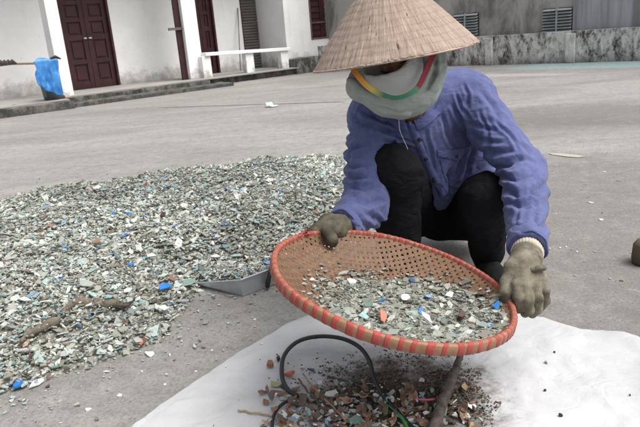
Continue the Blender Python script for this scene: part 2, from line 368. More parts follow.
# columns
c1a, c1b = sW(57, 60, 0.55), sW(73.5, 92, 0.55)
def column(xl, xr, y, n, dep):
    sr = sW(xr, y, n); sl = sW(xl, y, n)
    m = MB(); m.box(BW, sl, sr, n, n+dep, FZ, HT); return m.build('column', M_white2, bld, bevel=0.01)
column(61.5, 74, 93, 0.75, 0.32)
column(190.5, 204.5, 76, 1.0, 0.32)
def door(s0, s1, style):
    d = MB(); n0 = NW+0.06
    if style == 'panel':
        mid = (s0+s1)/2; root = None
        m = MB(); m.box(BW, s0+0.045, s1-0.045, n0+0.035, n0+0.06, FZ, DH-0.05)
        for a, b in ((s0+0.045, mid-0.004), (mid+0.004, s1-0.045)):
            for z0, z1 in ((FZ+0.005, FZ+0.16), (FZ+0.50, FZ+0.58), (FZ+0.95, FZ+1.05), (FZ+1.3, FZ+1.37), (FZ+1.62, FZ+1.69), (DH-0.16, DH-0.05)):
                m.box(BW, a+0.085, b-0.085, n0+0.005, n0+0.034, z0, z1)
            m.box(BW, a, a+0.085, n0, n0+0.034, FZ+0.005, DH-0.05); m.box(BW, b-0.085, b, n0, n0+0.034, FZ+0.005, DH-0.05)
            zz = [FZ+0.16, FZ+0.50, FZ+0.58, FZ+0.95, FZ+1.05, FZ+1.3, FZ+1.37, FZ+1.62, FZ+1.69, DH-0.16]
            for k in range(0, 10, 2): m.box(BW, a+0.13, b-0.13, n0+0.015, n0+0.034, zz[k]+0.04, zz[k+1]-0.04)
        root = m.build('door', M_maroon, bld)
        m = MB(); m.box(BW, s0, s0+0.044, NW-0.01, n0+0.05, FZ, DH); m.box(BW, s1-0.044, s1, NW-0.01, n0+0.05, FZ, DH); m.box(BW, s0+0.045, s1-0.045, NW-0.01, n0+0.05, DH-0.048, DH)
        m.build('frame', M_maroon, root)
        if s1-s0 > 0.8:
            for sg in (-1, 1):
                m = MB(); m.box(BW, mid+sg*0.05-0.03, mid+sg*0.05+0.03, n0-0.03, n0-0.001, FZ+0.97, FZ+1.0); m.build('handle', M_metal, root)
    else:
        m = MB(); k = 34
        for i in range(k):
            z0 = FZ+(DH-FZ)*i/k; z1 = FZ+(DH-FZ)*(i+1)/k
            vs = [BW(s0+0.03, n0+0.0, z0), BW(s1-0.03, n0+0.0, z0), BW(s1-0.03, n0+0.03, z1-0.002), BW(s0+0.03, n0+0.03, z1-0.002)]
            m.add(vs, [(0, 1, 2, 3)]); vs = [BW(s0+0.03, n0+0.03, z1-0.002), BW(s1-0.03, n0+0.03, z1-0.002), BW(s1-0.03, n0, z1), BW(s0+0.03, n0, z1)]; m.add(vs, [(0, 1, 2, 3)])
        root = m.build('shutter_door', M_slat, bld)
        m = MB(); m.box(BW, s0, s0+0.029, NW-0.005, n0+0.06, FZ, DH); m.box(BW, s1-0.029, s1, NW-0.005, n0+0.06, FZ, DH); m.build('frame', M_maroon, root)
        m = MB(); m.box(BW, s1-0.2, s1-0.08, n0-0.02, n0-0.003, FZ+1.0, FZ+1.03); m.build('handle', M_metal, root)
door(d1a, d1b, 'panel'); door(d2a, d2b, 'panel'); door(d3a, d3b, 'slat')
# window with maroon shutters
m = MB(); n0 = NP+0.05; mid = (w0+w1)/2
m.box(BW, w0+0.04, w1-0.04, n0+0.03, n0+0.05, zb+0.04, WT-0.04)
for a, b in ((w0+0.04, mid-0.005), (mid+0.005, w1-0.04)):
    for k in range(9):
        z0 = zb+0.06+k*(WT-zb-0.12)/9; m.box(BW, a+0.05, b-0.05, n0+0.012, n0+0.029, z0+0.02, z0+(WT-zb-0.12)/9-0.02)
    m.box(BW, a, a+0.04, n0, n0+0.029, zb+0.041, WT-0.041); m.box(BW, b-0.04, b, n0, n0+0.029, zb+0.041, WT-0.041)
win = m.build('window', M_maroon, bld)
m = MB(); m.box(BW, w0, w0+0.039, NP-0.01, n0+0.05, zb, WT); m.box(BW, w1-0.039, w1, NP-0.01, n0+0.05, zb, WT); m.box(BW, w0+0.04, w1-0.04, NP-0.01, n0+0.05, zb+0.001, zb+0.039)
m.box(BW, w0+0.04, w1-0.04, n0-0.012, n0-0.001, zb+0.36, zb+0.39)
m.build('frame', M_maroon_l, win)
# open shutter leaf folded against the column + its stay bars
sl, _ = WS(184.5, 60, 1.0)
m = MB(); a0 = sW(179.5, 60, 1.15); a1 = sW(186.5, 60, 1.15)
m.box(BW, a0, a1, 1.1, 1.16, FZ, DH); leaf = m.build('door_leaf', M_maroon, bld)
sa, za = WS(168, 29.5, 1.1); sb, zb_ = WS(181, 30, 1.1)
m = MB(); m.box(BW, sa, sb+0.05, 1.06, 1.099, za-0.025, za+0.025); m.build('stay_bar', M_slat, leaf)
# veranda floor and kerbs
m = MB(); s7 = sW(66, 105, 0)
m.box(BW, -6.5, 0.12, -0.12, NW, -0.1, FZ-0.003); veranda1 = m
m.box(BW, 0.121, 3.0, 0.47, NW, -0.1, FZ); m.box(BW, 3.001, sp0, 0.72, NW, -0.1, FZ-0.002)
def rough(o, amp, cuts=40, seed=0, size=0.12, sc=6):
    bm = bmesh.new(); bm.from_mesh(o.data)
    for _ in range(7):
        ee = [e for e in bm.edges if e.calc_length() > size*1.8]
        if not ee: break
        bmesh.ops.subdivide_edges(bm, edges=ee, cuts=1, use_grid_fill=True)
    bmesh.ops.triangulate(bm, faces=bm.faces)
    bm.normal_update()
    P = np.array([v.co for v in bm.verts]); d = fbm(P*sc, seed, 3)*amp
    for v, k in zip(bm.verts, d): v.co += v.normal*float(k)
    bm.to_mesh(o.data); bm.free(); return o
vf = m.build('veranda_floor', M_kerb); tag(vf, kind='structure'); rough(vf, 0.04, size=0.12, sc=4)
m = MB(); m.box(BW, -6.4, 0.1, 0.05, NW-0.05, FZ+0.0, FZ+0.02); m.box(BW, 0.101, sp0-0.03, 0.62, NW-0.05, FZ+0.0, FZ+0.021)
vt = m.build('veranda_floor', M_floor); tag(vt, kind='structure')
m = MB(); m.box(BW, 0.14, 3.25, 0.0, 0.46, -0.1, 0.06)
st = m.build('veranda_step', M_kerb); tag(st, kind='structure'); rough(st, 0.03, size=0.1, sc=5, seed=4)
m = MB(); m.box(BW, sp0-0.1, sp0+0.75, 0.62, NP-0.004, -0.1, 0.33); m.box(BW, sp0+0.751, ps1, 0.72, NP-0.004, -0.1, 0.17)
st = m.build('concrete_ledge', M_kerb); tag(st, kind='structure'); rough(st, 0.05, size=0.09, sc=5, seed=9)
# low railing between column and room
rl = empty('veranda_railing', BW(4.2, 0.95, FZ)); tag(rl, 'low white concrete railing beam on stubby posts across the veranda', 'railing')
ra, zra = WS(203.5, 54.5, 0.9); rb, zrb = WS(288, 49, 0.9); zr = (zra+zrb)/2
m = MB(); 
vs = []
for (s_, z_) in ((ra, zra), (rb, zrb)):
    for dn in (-0.09, 0.09):
        for dz in (-0.035, 0.035): vs.append(BW(s_, 0.9+dn, z_+dz))
m.add(vs, [(0, 1, 3, 2), (4, 6, 7, 5), (0, 4, 5, 1), (2, 3, 7, 6), (0, 2, 6, 4), (1, 5, 7, 3)]); bo = m.build('beam', M_white2, rl, bevel=0.008)
for x in (205.5, 249, 284):
    sx = sW(x, 62, 0.9); m = MB(); zt_ = zra+(zrb-zra)*(sx-ra)/(rb-ra)
    m.box(BW, sx-0.1, sx+0.1, 0.85, 1.0, FZ, zt_-0.037); m.build('post', M_white2, rl, bevel=0.008)
# stick leaning at the wall
m = MB(); s_, z_ = WS(238, 8, NW-0.04); s2, _ = WS(240, 66, NW-0.3); m.tube([BW(s_, NW-0.03, z_), BW(s2, NW-0.3, FZ+0.02)], 0.012, 6)
o = m.build('broom_stick', M_slat); tag(o, 'thin grey stick leaning against the white wall between the two far doors', 'stick')
# back boundary wall and grey building behind
p0 = G(440, 66.5)[:2]; p1 = G(640, 61)[:2]; DE = (p1-p0)/np.linalg.norm(p1-p0); DB = np.array([-DE[1], DE[0]])
if DB[1] < 0: DB = -DB
def EW(s, n, z): p = p0+DE*s+DB*n; return (p[0], p[1], z)
def ES(x, y, n=0.0):
    d = ray(x, y); t = (n-(CAM[:2]-p0)@DB)/(d[:2]@DB); p = CAM+d*t; return (p[:2]-p0)@DE, p[2]
zl = [ES(x, y)[1] for x, y in ((445, 38), (520, 34.5), (572, 32), (636, 27.5))]
zw = sum(zl)/4
bw = empty('boundary_wall', EW(2, 0.1, 0)); tag(bw, 'low boundary wall of black mouldy whitewash at the far right of the yard', 'wall')
m = MB(); m.box(EW, -8, 7, 0, 0.22, -0.1, zw); o = m.build('wall', M_mould, bw); rough(o, 0.012, size=0.15, sc=4, seed=2)
for x0, x1 in ((485, 492), (565, 574.5)):
    a, b = ES(x0, 50, -0.06)[0], ES(x1, 50, -0.06)[0]; m = MB(); m.box(EW, a, b, -0.07, -0.013, 0, zw-0.03); m.build('pilaster', M_mould_post, bw, bevel=0.01)
gb = empty('grey_building', EW(2, 1.5, 0)); tag(gb, 'tall grey rendered building with louvred vents rising behind the boundary wall', 'building')
sj = ES(573.5, 20, 0.35)[0]
m = MB(); m.box(EW, -8, sj, 0.35, 3, 0, 4.2); m.build('wall', M_render, gb)
m = MB(); m.box(EW, sj+0.002, 8, 0.30, 3, 0, 4.2); m.build('wall', M_render2, gb)
m = MB(); m.box(EW, -8.1, 8.1, 0.2, 3.1, 4.202, 4.35); m.build('roof', M_floor, gb)
for x0, x1, yt, yb in ((453, 478, 14, 36), (542, 572, 8.5, 32.5)):
    a, b = ES(x0, (yt+yb)/2, 0.3)[0], ES(x1, (yt+yb)/2, 0.3)[0]; z1 = (ES(x0, yt, 0.3)[1]+ES(x1, yt-1, 0.3)[1])/2; z0 = (ES(x0, yb+0.7, 0.3)[1]+ES(x1, yb-1, 0.3)[1])/2
    m = MB(); m.box(EW, a, b, 0.335, 0.349, z0, z1); v = m.build('vent', M_dark, gb)
    m = MB(); k = 8; mid = (a+b)/2
    for i in range(k):
        zz = z0+(z1-z0)*(i+0.15)/k; hh = (z1-z0)/k
        for c0, c1 in ((a+0.01, mid-0.012), (mid+0.012, b-0.01)):
            m.add([EW(c0, 0.27, zz), EW(c1, 0.27, zz), EW(c1, 0.33, zz+hh*0.62), EW(c0, 0.33, zz+hh*0.62), EW(c0, 0.28, zz-0.004), EW(c1, 0.28, zz-0.004), EW(c1, 0.334, zz+hh*0.6-0.004), EW(c0, 0.334, zz+hh*0.6-0.004)],
                  [(0, 1, 2, 3), (7, 6, 5, 4), (0, 4, 5, 1), (3, 2, 6, 7)])
    m.box(EW, mid-0.011, mid+0.011, 0.262, 0.334, z0, z1)
    m.build('slats', M_louver, v)
# ---- blue bag over a bin by the column
base = np.array(BW(*[sW(55, 92, 0.45), 0.45], FZ)); sb_, _ = WS(51, 90, 0.45)
bn = empty('rubbish_bin', BW(sb_, 0.45, FZ+0.02)); tag(bn, 'dark green rubbish bin standing at the foot of the left column', 'bin')
M_bin = mottled('dull_green_plastic', (0.06, 0.10, 0.10), (0.04, 0.065, 0.065), 6, 0.55, world=True)
def frustum(s, n, z0, z1, a0, b0, a1, b1):
    vs = [BW(s+x*a0, n+y*b0, z0) for x, y in ((-1, -1), (1, -1), (1, 1), (-1, 1))]+[BW(s+x*a1, n+y*b1, z1) for x, y in ((-1, -1), (1, -1), (1, 1), (-1, 1))]
    return vs, [(3, 2, 1, 0), (0, 1, 5, 4), (1, 2, 6, 5), (2, 3, 7, 6), (3, 0, 4, 7)]
zt1 = WS(40, 60, 0.45)[1]
m = MB(); m.add(*frustum(sb_, 0.45, FZ+0.02, 0.55, 0.11, 0.11, 0.14, 0.13)); m.box(BW, sb_-0.15, sb_+0.15, 0.30, 0.60, 0.551, 0.575)
m.build('body', M_bin, bn, bevel=0.01)
m = MB(); m.tube([BW(sb_-0.15, 0.3, FZ+0.03), BW(sb_+0.15, 0.3, FZ+0.03)], 0.05, 10); m.build('wheel', M_dark, bn)
# bag: draped crumpled sheet
def drape(poly_px, n, name, mat, parent, seed, amp=0.02):
    P0 = np.array([WS(x, y, n) for x, y in poly_px]); C3 = spline([np.array([*p_, 0]) for p_ in list(P0)+[P0[0]]], 90)[:-1]; P = np.array(C3)[:, :2]
    Q_, F_ = snap_grid(P, 0.016); top = P[:, 1].max(); N3 = np.stack([Q_[:, 0]*7, Q_[:, 1]*2.2, Q_[:, 0]*0+seed], 1)
    d_ = amp*(1-2*np.abs(fbm(N3, seed, 3)))*(0.4+1.2*np.clip((top-Q_[:, 1])/0.4, 0, 1))+0.35*amp*(1-2*np.abs(fbm(N3*3, seed+4, 2)))+0.05*np.clip((Q_[:, 1]-top+0.07)/0.07, 0, 1)**2*-1
    vs = [BW(s_, n-0.03-dd_, z_) for (s_, z_), dd_ in zip(Q_, d_)]
    o = mesh_obj(name, vs, F_, mat, parent, True); md = o.modifiers.new('th', 'SOLIDIFY'); md.thickness = 0.004; return o
q = NB('blue_plastic_film'); M_blue = q.done(q.mix(q.noise(q.co(), 12, 4), (0.02, 0.14, 0.42), (0.05, 0.24, 0.56)), 0.45, q.bump(q.noise(q.co((1, 1, 0.4)), 9, 3, 0.5, 0.6), 0.4, 0.02))
o = drape([(32, 62), (38, 58), (45, 58), (52, 60), (57, 59), (58.5, 72), (60, 84), (62, 94), (57, 95), (51, 92), (45, 91), (41, 87), (37, 85), (34, 75), (35, 68)], 0.2, 'plastic_bag', M_blue, None, 3, 0.035)
tag(o, 'bright blue plastic bag draped over the rubbish bin beside the white column', 'bag')
m = MB(); pts = [BW(WS(x, y, 1.6)[0], 1.6, WS(x, y, 1.6)[1]) for x, y in ((-30, 67), (0, 65.5), (12, 64), (36, 63.5))]
m.tube(pts, 0.018, 7); o = m.build('bamboo_pole', mottled('dry_pole', (0.25, 0.15, 0.10), (0.34, 0.25, 0.18), 8, 0.8, world=True)); tag(o, 'thin brown pole running level along the white wall left of the blue bag', 'pole')
m = MB(); 
for k in range(7):
    x = 1+k*1.9; s_, z_ = WS(x, 64.5-k*0.1, 1.57); m.tube([BW(s_-0.06, 1.57, z_+0.01), BW(s_, 1.55, z_+0.045-0.02*(k % 2)), BW(s_+0.07, 1.57, z_)], [0.02, 0.04, 0.015], 6)
o = m.build('dark_rag', mottled('dark_rag_cloth', (0.06, 0.05, 0.05), (0.13, 0.11, 0.1), 9, 0.9, world=True)); tag(o, 'dark crumpled rag hung on the brown pole at the left edge', 'rag')
s_, z_ = WS(49, 59, 0.5); m = MB(); s2, z2 = WS(53.5, 59.5, 0.5)
m.tube([BW(s2-0.05, 0.5, z2+0.02), BW(s2+0.04, 0.5, z2+0.04), BW(s2+0.12, 0.5, z2)], [0.015, 0.028, 0.012], 8); o = m.build('cloth_bundle', M_dark); tag(o, 'small dark cloth bundle lying on top of the blue bag', 'cloth')
# pale plastic scrap lying in the middle of the yard
p = G(272, 107); vs = []; fs = []
for i in range(9):
    for j in range(5):
        x = (i/8-0.5)*0.15; y = (j/4-0.5)*0.12; e = 1-abs(i/8-0.5)*0.8; hgt = 0.012+0.07*max(0, float(fbm(np.array([[i*0.45, j*0.6, 2]]), 4)[0])+0.3)*(1 if i < 5 else 0.15)
        vs.append((p[0]+x, p[1]+y*e, hgt))
for i in range(8):
    for j in range(4): a = i*5+j; fs.append((a, a+5, a+6, a+1))
o = mesh_obj('plastic_scrap', vs, fs, mottled('pale_blue_film', (0.55, 0.68, 0.70), (0.62, 0.72, 0.72), 10, 0.4, world=True), None, True); o.modifiers.new('t', 'SOLIDIFY').thickness = 0.003
tag(o, 'crumpled pale blue plastic scrap alone on the bare yard between house and pile', 'plastic scrap')
# brown stool / block at the right frame edge
p = G(648, 268.5); m = MB()
def LW(a, b, c): return (p[0]+a, p[1]+b, c)
M_woodblk = mottled('old_brown_wood', (0.07, 0.045, 0.03), (0.13, 0.09, 0.06), 14, 0.85, world=True)
m.tube([(p[0]+0.02, p[1]+0.05, 0.0), (p[0]+0.02, p[1]+0.05, 0.02), (p[0]+0.02, p[1]+0.05, 0.07), (p[0]+0.025, p[1]+0.05, 0.085)], [0.05, 0.054, 0.05, 0.04], 14)
o = m.build('wooden_block', M_woodblk, None, True); tag(o, 'round dark brown wooden block cut off by the right edge of the picture', 'wood block')
# ================================================================== PERSON
# all points are world positions of joints, found from where they stand in the yard
Z3 = np.array([0, 0, 1.])
def unit(v): v = np.asarray(v, float); return v/np.linalg.norm(v)
# basket pose first (the hands hold it)
BC = np.array([0.1693, 1.45, 0.3329]); BR = 0.302
BX = np.array([math.cos(-0.2729), 0, math.sin(-0.2729)]); _y = np.array([0, math.cos(0.05), math.sin(0.05)]); BYv = unit(_y-BX*(_y@BX)); BZ = np.cross(BX, BYv)
if BZ[2] < 0: BZ = -BZ
def BK(r, a, z): return BC+BX*(r*math.cos(a))+BYv*(r*math.sin(a))+BZ*z
neck = at(410, 106, 2.12); head = at(398, 56, 1.985)
shL = at(372, 116, 2.17); shR = at(470, 98, 2.20)
elL = at(365, 205, 1.95); elR = at(524, 172, 2.00)
wrL = at(337, 229, 1.74); wrR = at(528, 249, 1.585)
chest = at(420, 150, 2.28); pelv = at(446, 205, 2.48)
hipL = at(418, 214, 2.44); hipR = at(478, 216, 2.46)
knL = at(394, 172, 2.02); knR = at(486, 198, 2.05)
anL = at(402, 268, 2.15); anR = at(487, 252, 2.22)
ftL = at(396, 290, 2.0); ftR = at(488, 270, 2.1)
sh_ax = unit(shR-shL)
def body_fn(P):
    d = cap(P, chest, neck, 0.085, 0.05); d = smin(d, cap(P, pelv, chest, 0.10, 0.09), 0.05)
    d = smin(d, cap(P, neck, head, 0.05, 0.05), 0.03)
    for s, e, w_ in ((shL, elL, wrL), (shR, elR, wrR)):
        d = smin(d, cap(P, chest+(s-chest)*0.8, s, 0.05, 0.042), 0.04); d = smin(d, cap(P, s, e, 0.040, 0.032), 0.02); d = smin(d, cap(P, e, w_, 0.032, 0.024), 0.01)
    for h_, k_, a_, f_ in ((hipL, knL, anL, ftL), (hipR, knR, anR, ftR)):
        d = smin(d, cap(P, h_, k_, 0.065, 0.045), 0.03); d = smin(d, cap(P, k_, a_, 0.042, 0.03), 0.01)
    return d
FD = unit(np.array([-0.20, -0.87, -0.45])); FX = unit(np.cross(FD, Z3)); FU = np.cross(FX, FD)
if FU[2] < 0: FU = -FU
if FX[0] < 0: FX = -FX
HM = np.stack([FX, -FD, FU], 1)       # head axes: x right(image), y back, z up
def HP(x, y, z): return head+FX*x-FD*y+FU*z
def head_fn(P):
    d = ell(P, HP(0, 0.01, 0.02), (0.074, 0.092, 0.108), HM)
    d = smin(d, ell(P, HP(0, -0.055, -0.055), (0.045, 0.035, 0.05), HM), 0.03)
    d = smin(d, cap(P, HP(-0.045, -0.080, 0.030), HP(0.045, -0.080, 0.030), 0.010, 0.010), 0.012)      # brow
    d = smin(d, cap(P, HP(0, -0.085, 0.012), HP(0, -0.108, -0.022), 0.009, 0.014), 0.01)                # nose
    for s in (-1, 1):
        d = smax(d, -ell(P, HP(s*0.033, -0.092, 0.006), (0.018, 0.014, 0.012), HM), 0.01)
        d = smin(d, ell(P, HP(s*0.033, -0.078, 0.005), (0.014, 0.014, 0.012), HM), 0.003)
        d = smin(d, ell(P, HP(s*0.076, 0.01, 0.0), (0.010, 0.018, 0.03), HM), 0.006)
        d = smin(d, ell(P, HP(s*0.035, -0.07, -0.03), (0.022, 0.02, 0.02), HM), 0.02)
    d = smin(d, cap(P, HP(-0.018, -0.094, -0.052), HP(0.018, -0.094, -0.052), 0.006, 0.006), 0.006)     # lips
    return d
M_skin = None
q = NB('tanned_skin'); c = q.co(world=False)
M_skin = q.done(q.mix(q.noise(c, 30, 5), (0.28, 0.15, 0.10), (0.36, 0.20, 0.14)), 0.5, q.bump(q.noise(c, 160, 4), 0.3, 0.001), Subsurface_Weight=0.05)
person = empty('person', ((ftL+ftR)/2)*np.array([1, 1, 0]))
tag(person, 'squatting person in blue shirt and black trousers, masked under a conical hat, holding the sieve', 'person')
def full_body(P): return smin(body_fn(P), head_fn(P), 0.02)
allp = np.array([neck, head, shL, shR, elL, elR, wrL, wrR, pelv, hipL, hipR, knL, knR, anL, anR])
o, _, _ = sdf_obj('body', full_body, allp.min(0)-0.14, allp.max(0)+0.14, 0.009, M_skin, person)
# eyes: dark closed lids and brows on the head
for s in (-1, 1):
    m = MB(); m.tube([HP(s*0.018, -0.094, 0.004), HP(s*0.033, -0.0955, 0.0), HP(s*0.048, -0.090, 0.004)], [0.001, 0.0022, 0.001], 6)
    m.build('eyelashes', M_dark, o)
    m = MB(); m.tube([HP(s*0.014, -0.092, 0.028), HP(s*0.034, -0.093, 0.036), HP(s*0.056, -0.082, 0.030)], [0.002, 0.004, 0.0015], 6)
    m.build('eyebrow', M_dark, o)
# ---- trousers
def crease(P, A, B, n, seed, amp, f_along=14, f_around=4):
    """fold noise stretched around a limb A-B"""
    ax = unit(B-A); t = (P-A)@ax; R = P-A-t[:, None]*ax
    e1 = unit(np.cross(ax, [0.3, 0.2, 1])); e2 = np.cross(ax, e1); a = np.arctan2(R@e2, R@e1)
    q_ = np.stack([t*f_along+0.9*np.sin(a+seed)+0.4*vnoise(np.stack([t*8, a, a*0], 1), seed+5), np.cos(a)*f_around*0.25, np.sin(a)*f_around*0.25], 1)
    v = vnoise(q_, seed); v2 = vnoise(q_*2.1+7, seed+1)
    return amp*((1-np.abs(v)*2)*0.7+(1-np.abs(v2)*2)*0.3)
def seg_w(P, A, B, r):
    ab = B-A; t = np.clip(((P-A)@ab)/(ab@ab), 0, 1); d = np.linalg.norm(P-(A+t[:, None]*ab), axis=1); return np.clip(1.6-d/r, 0, 1), t
hL = at(414, 212, 2.44); hR = at(470, 214, 2.46)
def trou_fn(P):
    d = cap(P, at(440, 210, 2.53), at(448, 200, 2.44), 0.13, 0.12)
    d = smin(d, cap(P, hL, knL, 0.105, 0.092), 0.04); d = smin(d, cap(P, hR, knR, 0.112, 0.082), 0.05)
    shl = cap(P, knL+np.array([0, 0.015, -0.01]), anL, 0.088, 0.066); shr = cap(P, knR+np.array([0.005, 0.015, -0.01]), anR, 0.088, 0.060)
    d = smin(d, shl, 0.02); d = smin(d, shr, 0.02)
    cut = P[:, 2]-0.035
    return smax(d, -cut, 0.01)
def trou_disp(V):
    d = 0.003*fbm(V*14, 3, 3)
    for A, B, s, am in ((knL, anL, 1, 0.006), (knR, anR, 2, 0.006), (hL, knL, 3, 0.004), (hR, knR, 4, 0.004)):
        w_, t = seg_w(V, A, B, 0.13); d = d+w_*crease(V, A, B, 5, s, am, 16, 5)
    return d
q = NB('black_trouser_cloth'); c = q.co()
M_trou = q.done(q.mix(q.noise(c, 25, 6), (0.006, 0.006, 0.008), (0.013, 0.0125, 0.015)), 0.85, q.bump(q.math('MINIMUM', q.math('ABSOLUTE', q.math('SUBTRACT', q.noise(q.co((1, 1, 2.0), (0.5, 0, 0), False), 8, 3, 0.5, 0.6), 0.5)), 0.12), 0.8, 0.03, q.bump(q.noise(c, 400, 2), 0.3, 0.0008)), spec=0.08)
pts = np.array([hL, hR, knL, knR, anL, anR, at(440, 205, 2.55)])
lo = pts.min(0)-0.17; hi = pts.max(0)+0.17; lo[2] = -0.0
sdf_obj('trousers', trou_fn, lo, hi, 0.0075, M_trou, person, trou_disp)
# shoes
M_shoe = mottled('black_rubber_shoe', (0.008, 0.008, 0.009), (0.018, 0.018, 0.018), 30, 0.9, world=True, spec=0.12)
M_sock = mottled('dark_grey_sock', (0.06, 0.06, 0.065), (0.09, 0.09, 0.095), 60, 0.95, world=True)
for an, ft in ((anL, ftL), (anR, ftR)):
    a = np.array([an[0], an[1]+0.03, 0.045]); tdir = unit(np.array([(ft-an)[0]*0.5, -1, 0])); b = a+tdir*0.17; b[2] = 0.032
    def fn(P, a=a, b=b):
        d = cap(P, a, b, 0.045, 0.036, (Z3, 0.95)); d = smin(d, ell(P, b-tdir*0.03+np.array([0, 0, 0.0]), (0.048, 0.055, 0.036)), 0.02)
        d = smax(d, -(P[:, 2]-0.010), 0.004); return smax(d, -cap(P, a+Z3*0.05+tdir*0.01, a+Z3*0.1, 0.036, 0.04), 0.006)
    sh, _, _ = sdf_obj('shoe', fn, np.minimum(a, b)-0.08, np.maximum(a, b)+0.09, 0.005, M_shoe, person)
    m = MB(); out = []
    for k in range(24):
        an_ = 2*math.pi*k/24; c_, s_ = math.cos(an_), math.sin(an_); L = unit(np.cross(tdir, Z3))
        cc = a*0.45+b*0.55; out.append(cc+tdir*(0.135*s_)+L*((0.046 if s_ > 0 else 0.038)*c_))
    vs = [np.array([p_[0], p_[1], 0.001]) for p_ in out]+[np.array([p_[0], p_[1], 0.013]) for p_ in out]
    m.add(vs, [tuple(range(23, -1, -1)), tuple(range(24, 48))]+[(k, (k+1) % 24, 24+(k+1) % 24, 24+k) for k in range(24)]); m.build('sole', M_sock, sh)
# ---- shirt
cuffL = elL+(wrL-elL)*0.86; cuffR = elR+(wrR-elR)*0.985
hem = at(445, 193, 2.15)
def shirt_fn(P):
    d = cap(P, at(408, 128, 2.19), at(432, 172, 2.36), 0.108, 0.128, (sh_ax, 1.42))
    d = smin(d, cap(P, at(432, 172, 2.36), at(446, 205, 2.58), 0.128, 0.12, (sh_ax, 1.3)), 0.05)
    d = smin(d, cap(P, neck+np.array([0.0, 0.03, 0.0]), at(409, 118, 2.14), 0.064, 0.085), 0.04)
    for s, e, w_, ru, re, rw in ((shL, elL, cuffL, 0.074, 0.068, 0.045), (shR, elR, cuffR, 0.080, 0.066, 0.049)):
        d = smin(d, cap(P, s+(neck-s)*0.45+np.array([0, 0.02, -0.01]), s, 0.07, ru), 0.045)
        d = smin(d, cap(P, s, e, ru, re), 0.03); d = smin(d, cap(P, e, w_, re*1.0, rw), 0.022)
    d = smin(d, cap(P, at(452, 112, 2.27), at(474, 168, 2.36), 0.09, 0.110), 0.05); d = smin(d, cap(P, at(434, 92, 2.20), at(456, 88, 2.23), 0.055, 0.065), 0.04)
    # front tail hanging between the knees
    d = smin(d, cap(P, at(434, 165, 2.18), hem, 0.045, 0.012, (unit(np.array([0.1, 1, 0.35])), 0.4)), 0.03)
    for w_, e in ((cuffL, elL), (cuffR, elR)):
        ax = unit(w_-e); t = (P-w_)@ax; near = np.linalg.norm(P-w_, axis=1) < 0.13
        d = np.where(near, np.maximum(d, t), d)
        d = np.where(near, np.maximum(d, -cap(P, w_-ax*0.04, w_+ax*0.05, 0.038, 0.038)), d)
    d = smax(d, -cap(P, neck+np.array([-0.01, -0.03, 0.0]), head, 0.058, 0.075), 0.012)
    return d
folds = []    # (polyline of pixels, half width m, depth m)
def fold(px, w_=0.009, a=0.007): folds.append((px, w_, a))
# right sleeve (image right): tension folds from the shoulder and bunching above / at the elbow
fold([(470, 124), (484, 128), (498, 131)]); fold([(472, 137), (490, 143), (506, 146)]); fold([(481, 152), (498, 153), (514, 151)], 0.010, 0.010)
fold([(489, 166), (504, 167), (522, 160)], 0.010, 0.011); fold([(500, 176), (516, 181), (536, 171)], 0.011, 0.012); fold([(503, 188), (520, 197), (540, 190), (546, 180)], 0.012, 0.012)
fold([(507, 203), (522, 209), (541, 205)], 0.010, 0.009); fold([(538, 232), (546, 224), (549, 212)], 0.010, 0.009); fold([(511, 226), (524, 230), (537, 227)], 0.009, 0.006)
fold([(463, 84), (468, 95), (467, 112)], 0.007, 0.006); fold([(480, 92), (492, 106), (502, 122)], 0.010, 0.005); fold([(508, 132), (518, 145), (530, 158)], 0.010, 0.006)
# left sleeve
fold([(343, 128), (352, 134), (362, 133)]); fold([(342, 145), (353, 150), (366, 145)], 0.010, 0.009); fold([(341, 160), (352, 168), (366, 166)], 0.010, 0.010)
fold([(344, 175), (355, 181), (368, 178)], 0.010, 0.011); fold([(350, 190), (362, 192), (374, 186)], 0.010, 0.010); fold([(352, 203), (366, 205), (382, 199)], 0.010, 0.010)
fold([(348, 213), (360, 221), (372, 229)], 0.009, 0.008); fold([(366, 212), (376, 219), (386, 226)], 0.009, 0.009); fold([(352, 112), (360, 122), (374, 131)], 0.009, 0.006)
# torso
fold([(380, 128), (400, 138), (418, 142)], 0.006, 0.006); fold([(362, 140), (352, 152), (348, 166)], 0.007, 0.006); fold([(478, 110), (488, 130), (492, 150)], 0.007, 0.006); fold([(494, 118), (510, 138), (520, 156)], 0.007, 0.006); fold([(530, 185), (536, 205), (534, 228)], 0.007, 0.006); fold([(514, 192), (518, 212), (516, 232)], 0.007, 0.005); fold([(456, 92), (460, 106), (470, 120)], 0.006, 0.006)
fold([(360, 110), (376, 120), (396, 124)], 0.009, 0.008); fold([(366, 124), (386, 132), (404, 133)], 0.009, 0.008); fold([(374, 138), (394, 143), (416, 148)], 0.009, 0.007)
fold([(452, 104), (462, 122), (468, 146)], 0.010, 0.008); fold([(440, 112), (446, 134), (456, 150)], 0.009, 0.006); fold([(424, 130), (430, 150), (436, 172)], 0.008, 0.005)
fold([(466, 150), (460, 165), (450, 178)], 0.010, 0.009); fold([(448, 168), (444, 182), (446, 198)], 0.008, 0.006); fold([(474, 145), (470, 160), (462, 178)], 0.010, 0.008)
